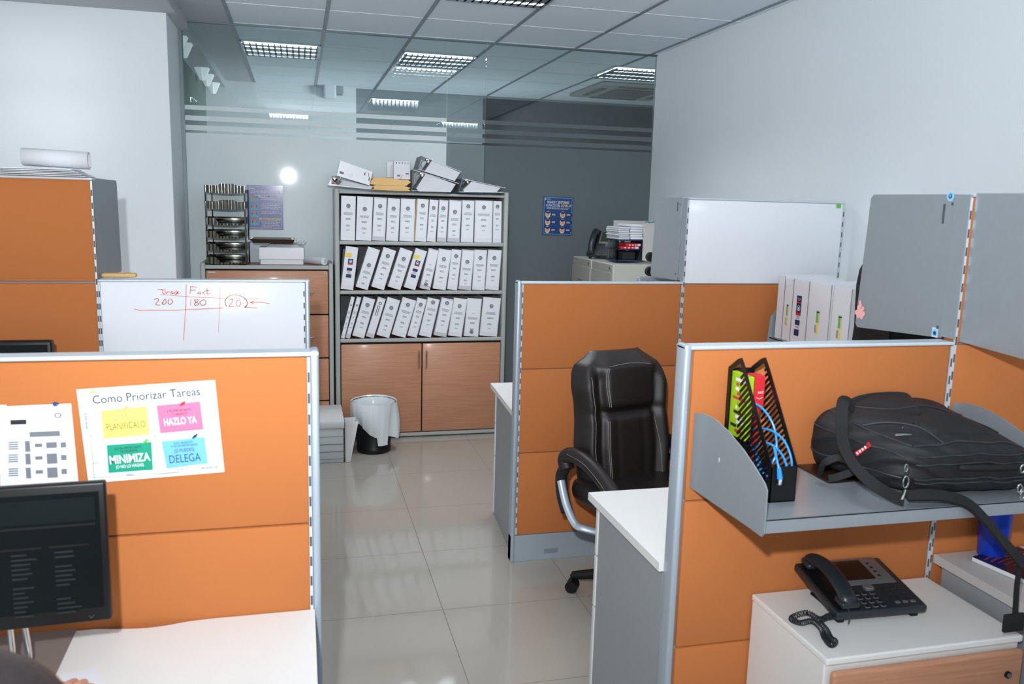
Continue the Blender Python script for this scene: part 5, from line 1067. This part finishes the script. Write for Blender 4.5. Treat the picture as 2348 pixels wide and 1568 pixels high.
lo = [(xr + .004, 5.352), (.303, 5.352), (.303, 5.43), (xr + .004, 5.43)]; hi = [(xr + .004, 5.340), (.355, 5.340), (.345, 5.45), (xr + .004, 5.45)]
for i in range(4):
    j = (i + 1) % 4; a, c, d_, e_ = (*lo[i], .002), (*lo[j], .002), (*hi[j], hb), (*hi[i], hb); ce = Vector((.3, 5.44, 0)); ins = lambda p: tuple(Vector(p) + (Vector((ce.x, ce.y, p[2])) - Vector(p)) * .04)
    b.raw([a, c, d_, e_, ins(a), ins(c), ins(d_), ins(e_)], [[0, 1, 2, 3], [7, 6, 5, 4], [3, 2, 6, 7], [0, 3, 7, 4], [1, 5, 6, 2], [0, 4, 5, 1]], 'plastic')
b.raw([(*p_, .004) for p_ in lo], [[0, 1, 2, 3]], 'plastic'); b.build('basket_body', bs)

# ------------------------------------------------------------------ left: things on and by the tall partition
b = MB(); zt = 1.754
for i in range(5): b.box((-1.60 + .03 * i, 3.62 - .01 * (i % 2), zt + i * .006), (-.80 - .012 * i, 3.78, zt + .004 + i * .006), 'paper', .002)
single(b, 'paper_sheets', 'layered white paper sheets on top of the tall left partition', 'papers')
b = MB(); c0, c1 = Vector((-1.04, 3.70, zt + .072)), Vector((-.80, 3.69, zt + .064)); n = 26; vs = []
for e in (c0, c1):
    for k in range(n + 1): an = math.radians(-90 + 400 * k / n); r = .036 * (1 - .12 * k / n); vs.append(e + Vector((0, r * 1.0 * math.cos(an), r * math.sin(an))))
b.raw(vs, [[k, k + 1, n + 2 + k, n + 1 + k] for k in range(n)], 'paper'); so = single(b, 'paper_roll', 'loosely rolled white paper on the sheets atop the tall left partition', 'paper roll', smooth=True)
md = so.modifiers.new('solid', 'SOLIDIFY'); md.thickness = .0012
t = thing('monitor', 'black monitor top in front of the tall left partition', 'monitor', (-1.1, 3.42, .73)); p = PY(118, 781, 3.4)
b = MB(); b.box((p.x - .50, 3.40, p.z - .31), (p.x, 3.44, p.z), 'black', .010, seg=3); b.build('monitor_case', t, smooth=True); b = MB(); b.box((p.x - .485, 3.399, p.z - .29), (p.x - .015, 3.4012, p.z - .015), 'screen'); b.build('screen', t)
b = MB(); b.box((p.x - .28, 3.44, .735), (p.x - .22, 3.46, p.z - .1), 'black', .003); b.box((p.x - .36, 3.36, .731), (p.x - .14, 3.54, .742), 'black', .004); b.build('stand', t)
t = thing('desk', 'white desk between the left partitions, hidden behind the foreground one', 'desk', (-1.0, 3.3, 0)); b = MB(); b.box((-1.6, 2.95, .704), (-.81, 3.645, .73), 'white', .002); b.build('desk_top', t)
b = MB(); b.box((-1.58, 2.98, 0), (-1.56, 3.62, .704), 'lamgrey'); b.box((-.85, 2.98, 0), (-.83, 3.62, .704), 'lamgrey'); b.build('side_panel', t)

# ------------------------------------------------------------------ left foreground: papers, monitor, desk
YP = 1.9488
def paper(pts, m='paper'):
    P_ = [PY(u, v, YP) for u, v in pts]; b = MB(); b.prism(P_, (0, .0006, 0), m); return b
q = [PY(u, v, YP - .0006) for u, v in ((203, 1108), (515, 1082), (493, 871), (175, 893))]
def bil(s_, r_): return (q[0] * (1 - s_) + q[1] * s_) * (1 - r_) + (q[3] * (1 - s_) + q[2] * s_) * r_
b = MB(); b.prism(q[::-1], (0, .0008, 0), 'paper')
ax = q[1] - q[0]; ay = q[3] - q[0]; Wd, Hd = ax.length, ay.length
class Quad:      # maps unit poster coordinates (metres) on the slightly skewed sheet
    def __matmul__(s, v): f = bil(v.x / Wd, v.y / Hd); return f + Vector((0, -v.z, 0))
T = Quad(); L = .0006
def uv(u, v): # poster zoom pixel (2149 wide crop of 160..530 x 850..1120) -> sheet coordinates
    p = PY(160 + u / 5.808, 850 + v / 5.808, YP) - q[0]; den = ax.dot(ax) * ay.dot(ay) - ax.dot(ay) ** 2
    s_ = (p.dot(ax) * ay.dot(ay) - p.dot(ay) * ax.dot(ay)) / den; r_ = (p.dot(ay) * ax.dot(ax) - p.dot(ax) * ax.dot(ay)) / den; return (s_ * Wd, r_ * Hd)
def pq(pts, m, lift): b.raw([T @ Vector((*uv(*p), lift)) for p in pts], [list(range(len(pts)))[::-1]], m)
pq([(150, 330), (1900, 170), (2020, 1300), (300, 1430)], 'pwhite', .0004)
pq([(420, 535), (1030, 475), (1065, 850), (455, 905)], 'nY', .0008); pq([(1160, 470), (1740, 420), (1785, 785), (1210, 835)], 'nP', .0008); pq([(495, 990), (1088, 950), (1108, 1315), (520, 1358)], 'nG', .0008); pq([(1225, 945), (1795, 885), (1840, 1230), (1295, 1300)], 'nB', .0008)
for a, c in (((1088, 460), (1185, 1290)), ((410, 945), (1790, 822)), ((250, 560), (330, 1430)), ((290, 1425), (2010, 1310)), ((900, 1410), (1450, 1350))): b.stroke(T, [uv(*a), uv(*c)], .0008, 'inkl', .0010)
def tq(s_, u0, v0, u1, v1, h, m, bold=0.0, lift=.0014, shear=0.0):   # text from one poster pixel to another along the baseline
    a, c = uv(u0, v0), uv(u1, v1); vs, fs, wd = text_geo(s_, bold, shear); d_ = Vector((c[0] - a[0], c[1] - a[1])); k = d_.length / wd; d_.normalize(); n_ = Vector((-d_.y, d_.x)); hs = (h / 5.808 * YP / F_PX) / .69
    b.raw([T @ Vector((a[0] + d_.x * p[0] * k + n_.x * p[1] * hs, a[1] + d_.y * p[0] * k + n_.y * p[1] * hs, lift)) for p in vs], fs, m)
tq('Como Priorizar Tareas', 315, 440, 1745, 335, 105, 'ink'); tq('PLANIFICALO', 500, 795, 1015, 750, 85, 'ink', -.012); tq('SI ES IMPORTANTE', 575, 625, 895, 600, 28, 'inkl'); tq('PERO NO URGENTE', 590, 668, 900, 645, 28, 'inkl')
tq('HAZLO YA', 1265, 735, 1700, 698, 90, 'pwhite', .03); tq('SI ES IMPORTANTE', 1300, 560, 1620, 535, 28, 'ink'); tq('Y URGENTE', 1375, 605, 1570, 585, 28, 'ink')
tq('MINIMIZA', 540, 1240, 1080, 1190, 105, 'pwhite', .03); tq('NO ES IMPORTANTE', 600, 1055, 955, 1025, 28, 'ink'); tq('NI URGENTE', 680, 1090, 905, 1070, 28, 'ink'); tq('(O NO LO HAGAS)', 620, 1300, 990, 1265, 40, 'pwhite', .02)
tq('DELEGA', 1335, 1230, 1750, 1195, 105, 'pblue2', -.005); tq('SI ES URGENTE', 1390, 985, 1640, 960, 28, 'pblue2'); tq('Y NO ES IMPORTANTE', 1350, 1025, 1705, 995, 28, 'pblue2'); tq('(SI PUEDES)', 1400, 1090, 1665, 1065, 45, 'pblue2')
tq('URGENCIA', 1735, 1312, 1975, 1290, 28, 'ink'); tq('ALTO', 1485, 1325, 1565, 1318, 24, 'ink'); tq('BAJO', 765, 1395, 855, 1385, 24, 'ink'); tq('IMPORTANCIA', 250, 770, 225, 555, 28, 'ink'); tq('ALTO', 275, 880, 360, 872, 20, 'inkl'); tq('BAJO', 315, 1240, 410, 1228, 20, 'inkl')
def pin(u, v, m, s_=1): x, y = uv(u, v); b.disc(T, x, y, .0035 * s_, m, .0018, ry=.0028 * s_); b.stroke(T, [(x - .005, y - .004), (x + .005, y + .004)], .0035, m, .0018)
pin(750, 500, 'kraft'); pin(1510, 445, 'redp', 1.2); pin(1670, 875, 'pblue2', 1.1); pin(1010, 940, 'green'); pq([(265, 270), (345, 268), (345, 295), (268, 300)], 'yellow', .001)
po = single(b, 'task_poster', 'white poster with four coloured notes on prioritising tasks, pinned to the orange partition', 'poster')
b = MB(); b.prism([PY(u, v, YP) for u, v in ((0, 932), (163, 925), (180, 1108), (0, 1120))][::-1], (0, .0006, 0), 'paper')
Tp = FR((0, YP - .0004, 0), (1, 0, 0), (0, 0, 1))
def pr(u0, v0, u1, v1, m): a, c = PY(u0, v0, YP), PY(u1, v1, YP); b.rect(Tp, a.x, c.z, c.x, a.z, m, .0006)
pr(24, 963, 61, 972, 'ink'); pr(68, 990, 138, 999, 'inkl')
for r, v in enumerate((1011, 1040, 1072)):
    pr(57 + r, v, 70 + r, v + 24, 'inkl'); pr(80 + r, v + 6, 97 + r, v + 13, 'inkl'); pr(106 + r, v + 3 - (3 if r else 0), 131 + r, v + 15 + (7 if r else 0), 'inkl'); pr(139 + r, v + 3, 152 + r, v + 14, 'inkl')
    for k in range(4): pr(20, v + 2 + 5 * k, 42, v + 3.5 + 5 * k, 'inkl')
a = PY(133, 952, YP); b.disc(Tp, a.x, a.z, .007, 'inkl', .0008, ry=.006, r_in=.0045)
pn = single(b, 'chart_sheet', 'white sheet with a grey block chart pinned left of the task poster', 'paper sheet')
b = MB(); b.prism([PY(u, v, YP - .002) for u, v in ((-60, 930), (15, 928), (20, 1085), (-60, 1090))][::-1], (0, .0006, 0), 'paper'); single(b, 'paper_note', 'blank white sheet overlapping the chart at the left photo edge', 'paper sheet')
b = MB(); a = PY(133, 925, YP); b.tube([(a.x, YP - .001, a.z), (a.x - .002, YP - .012, a.z + .002)], .0026, 'pblue2', 10); b.tube([(a.x - .002, YP - .011, a.z + .002), (a.x - .003, YP - .015, a.z + .003)], .0042, 'pblue2', 12); single(b, 'push_pin', 'blue push pin in the chart sheet', 'push pin', smooth=True)

FD = .716
t = thing('desk', 'white desk with a wavy rear edge in the left foreground', 'desk', (-.4, 1.5, 0)); b = MB()
edge_ = [PZ(u, v, FD) for u, v in ((722, 1394), (600, 1400), (540, 1406), (490, 1413), (430, 1425), (380, 1434), (330, 1440), (270, 1442), (220, 1440), (178, 1437), (0, 1445))]
edge_ = [Vector((p.x, min(p.y, 1.947), FD)) for p in edge_]; edge_ = catmull(edge_, 4)
poly = [Vector((.022, .95, FD)), *edge_, Vector((-.86, edge_[-1].y, FD)), Vector((-.86, .95, FD))]; b.prism([p - Vector((0, 0, .026)) for p in poly][::-1], (0, 0, .026), 'white'); b.build('desk_top', t)
for x in (-.84, 0.0): b = MB(); b.box((x - .012, 1.0, 0), (x + .012, 1.90, .69), 'lamgrey'); b.build('side_panel', t)
b = MB(); T = FR((0, 0, 0), (1, 0, 0), (0, 1, 0)); c1, c2 = PZ(178, 1440, FD), PZ(118, 1568, FD); b.prism([(-.84, c1.y - .01, FD + .0005), (-.84, 1.60, FD + .0005), (c2.x, c2.y, FD + .0005), (c1.x, c1.y - .005, FD + .0005)], (0, 0, .0025), 'matgrey'); single(b, 'desk_mat', 'brown-grey desk mat under the monitor in the left foreground', 'desk mat')
MZ = FD + .0035
mo = thing('monitor', 'large black monitor with a dim spreadsheet, left foreground', 'monitor', (-.62, 1.74, MZ))
q0, q1 = PY(256, 1421, 1.70), PY(227, 1101, 1.72); x1 = q0.x; zb, ztp = q0.z, q1.z
T = Matrix.Translation((x1, 1.70, zb)) @ Matrix.Rotation(math.radians(2.5), 4, 'Z') @ Matrix.Rotation(math.radians(-2), 4, 'X'); Hm = ztp - zb
b = MB(); b.box((-.50, 0, 0), (0, .022, Hm), 'black', .005, T, 3); b.box((-.38, .02, .06), (-.12, .045, Hm - .06), 'black', .01, T); b.build('monitor_case', mo, smooth=True)
b = MB(); b.box((-.492, -.0008, .030), (-.012, .002, Hm - .018), 'screen', 0, T); sc = b.build('screen', mo)
L = T @ FR((0, -.001, 0), (1, 0, 0), (0, 0, 1)); b = MB()
b.rect(L, -.49, Hm - .075, -.02, Hm - .028, 'scrg', .0004); b.rect(L, -.49, Hm - .085, -.02, Hm - .080, 'scrd', .0006)
for k in range(5): b.rect(L, -.44 + .08 * k + .004 * k, Hm * .56, -.37 + .08 * k + .004 * k, Hm * .56 + .004, 'scrd', .0006)
for r in range(14):
    for c in range(6):
        if random.random() < .85: x = -.47 + .075 * c; b.rect(L, x, Hm * .52 - .0095 * r, x + random.uniform(.02, .045), Hm * .52 - .0095 * r + .0035, 'scrl', .0006)
b.build('screen_content', sc)
b = MB(); b.stroke(L, [(-.040, .014), (-.036, .009), (-.031, .015)], .0008, 'silver', .0004); b.build('button_mark', mo)
b = MB(); c = PZ(20, 1480, MZ); b.lathe((c.x - .05, 1.775, MZ), [(.001, 0), (.105, 0), (.107, .004), (.104, .008), (.001, .009)], 'silver', 40); b.build('stand_base', mo, smooth=True)
a = PY(14, 1500, 1.70); b = MB(); b.tube([(a.x, 1.735, MZ + .005), (a.x - .004, 1.745, zb + .06)], .006, 'chrome', 12); a2 = PY(52, 1452, 1.78); b.tube([(a2.x + .004, 1.80, MZ + .006), (a2.x - .008, 1.80, zb + .06)], .007, 'chrome', 12); b.build('stand_leg', mo, smooth=True)

# ------------------------------------------------------------------ seated person (only hair and fingertip in view)
hc = CAM + ray(-70, 1880).normalized() * .98
pe = thing('person', 'dark-haired person seated at the left foreground desk, hand on a white card', 'person', (hc.x, hc.y, .45))
def skin_obj(name, pts, edges, mname, parent, sub=2):
    me = bpy.data.meshes.new(name); me.from_pydata([tuple(Vector(p[:3])) for p in pts], edges, []); inv = wmat(parent).inverted()
    for v in me.vertices: v.co = inv @ v.co
    o = bpy.data.objects.new(name, me); COL.objects.link(o); o.parent = parent
    m1 = o.modifiers.new('skin', 'SKIN'); me.skin_vertices or None
    bm2 = bmesh.new(); bm2.from_mesh(me); lay = bm2.verts.layers.skin.verify()
    for v, p in zip(bm2.verts, pts): v[lay].radius = (p[3], p[3] if len(p) < 5 else p[4]); v[lay].use_root = (v.index == 0)
    bm2.to_mesh(me); bm2.free()
    m2 = o.modifiers.new('sub', 'SUBSURF'); m2.levels = sub; m2.render_levels = sub; me.materials.append(M[mname]); return o
hx, hy, hz = hc; ft = PZ(182, 1574, FD + .02)
pel = (hx - .02, hy - .20, .52); chest = (hx - .01, hy - .10, .88); nk = (hx, hy - .05, hz - .14)
shR, elR, wrR = (hx + .17, hy - .09, .97), (hx + .235, hy + .14, .80), (ft.x - .015, ft.y - .16, FD + .035)
shL, elL, wrL = (hx - .17, hy - .09, .97), (hx - .25, hy + .12, .78), (hx - .16, hy + .42, FD + .035)
pts = [(*pel, .16, .12), (hx - .01, hy - .16, .70, .14, .11), (*chest, .16, .11), (*nk, .055), (hx, hy - .02, hz - .06, .065), (hx, hy, hz + .0, .085),
       (*shR, .055), (*elR, .043), (*wrR, .026), (*shL, .055), (*elL, .043), (*wrL, .026),
       (hx + .10, hy - .16, .50, .09), (hx + .11, hy + .22, .50, .065), (hx + .11, hy + .22, .12, .045), (hx + .11, hy + .32, .04, .035),
       (hx - .14, hy - .16, .50, .09), (hx - .14, hy + .22, .50, .065), (hx - .14, hy + .22, .12, .045), (hx - .14, hy + .32, .04, .035)]
ed = [(0, 1), (1, 2), (2, 3), (3, 4), (4, 5), (2, 6), (6, 7), (7, 8), (2, 9), (9, 10), (10, 11), (0, 12), (12, 13), (13, 14), (14, 15), (0, 16), (16, 17), (17, 18), (18, 19)]
# hand bones (right): palm and five bent fingers resting on the card
w = Vector(wrR); fdir = (ft - w); fdir.z = 0; fdir.normalize(); side = Vector((fdir.y, -fdir.x, 0))
palm = w + fdir * .06 + Vector((0, 0, .002)); base = len(pts); pts.append((*palm, .028, .014)); ed.append((8, base))
for k, (so_, ln, r_) in enumerate(((-.030, .075, .0085), (-.010, .085, .0085), (.010, .080, .0085), (.029, .062, .0075))):
    b0 = palm + fdir * .028 + side * so_; b1 = b0 + fdir * ln * .45 + Vector((0, 0, .008)); b2 = b0 + fdir * ln + Vector((0, 0, -.012)); i0 = len(pts); pts += [(*b0, r_ * 1.1), (*b1, r_), (*b2, r_ * .9)]; ed += [(base, i0), (i0, i0 + 1), (i0 + 1, i0 + 2)]
i0 = len(pts); th0 = palm - fdir * .02 - side * .036; pts += [(*th0, .011), (*(th0 + fdir * .03 - side * .018), .0095), (*(th0 + fdir * .055 - side * .02), .0085)]; ed += [(base, i0), (i0, i0 + 1), (i0 + 1, i0 + 2)]
skin_obj('body', pts, ed, 'skin', pe)
def shell(name, spine, m):
    b = MB(); b.tube([Vector(p[:3]) for p in spine], .1, m, 20, 0); return b
# shirt: skinned slightly larger, torso and sleeves
pts2_ = [(*pel, .185, .145), (hx - .01, hy - .16, .70, .165, .13), (*chest, .185, .13), (nk[0], nk[1], nk[2] - .03, .07), (*shR, .075), (*elR, .056), (*(Vector(elR).lerp(Vector(wrR), .75)), .040), (*shL, .075), (*elL, .056), (*(Vector(elL).lerp(Vector(wrL), .75)), .040)]
skin_obj('shirt', pts2_, [(0, 1), (1, 2), (2, 3), (2, 4), (4, 5), (5, 6), (2, 7), (7, 8), (8, 9)], 'shirt', pe)
bm_ = bmesh.new(); bmesh.ops.create_uvsphere(bm_, u_segments=56, v_segments=40, radius=1)
for v in bm_.verts:
    n_ = v.co.normalized(); an = math.atan2(n_.y, n_.x); st_ = 1 + .014 * math.sin(an * 26 + n_.z * 3) + .008 * math.sin(an * 61)
    cut = .55 if (n_.y > .35 and n_.z < .15) else 1
    v.co = Vector((n_.x * .098 * st_, n_.y * .118 * st_ * cut, n_.z * .122 - (.05 if n_.z < -.2 and n_.y < 0 else 0)))
b = MB(); b.bm(bm_, 'hair', Matrix.Translation((hx, hy - .008, hz + .03))); o = b.build('hair', pe, smooth=True, angle=80); o['label'] = 'dark hair'
t = thing('chair', 'grey seat under the seated person, hidden below the photo edge', 'chair', (hx, hy - .15, 0)); b = MB(); b.box((hx - .25, hy - .38, .36), (hx + .25, hy + .10, .41), 'shirt', .02); b.build('seat', t); b = MB(); b.cyl((hx, hy - .15, .06), (hx, hy - .15, .37), .03, 'black'); b.lathe((hx, hy - .15, 0), [(.001, .0), (.27, .0), (.27, .03), (.04, .07), (.001, .07)], 'black'); b.build('pedestal_base', t)
b = MB(); cc = [PZ(u, v, FD + .002) for u, v in ((128, 1553), (222, 1530), (250, 1590), (150, 1620))]; b.prism([Vector((p.x, p.y, FD + .0008)) for p in cc], (0, 0, .0018), 'paper'); single(b, 'white_card', 'white card under the fingers on the left foreground desk', 'card')
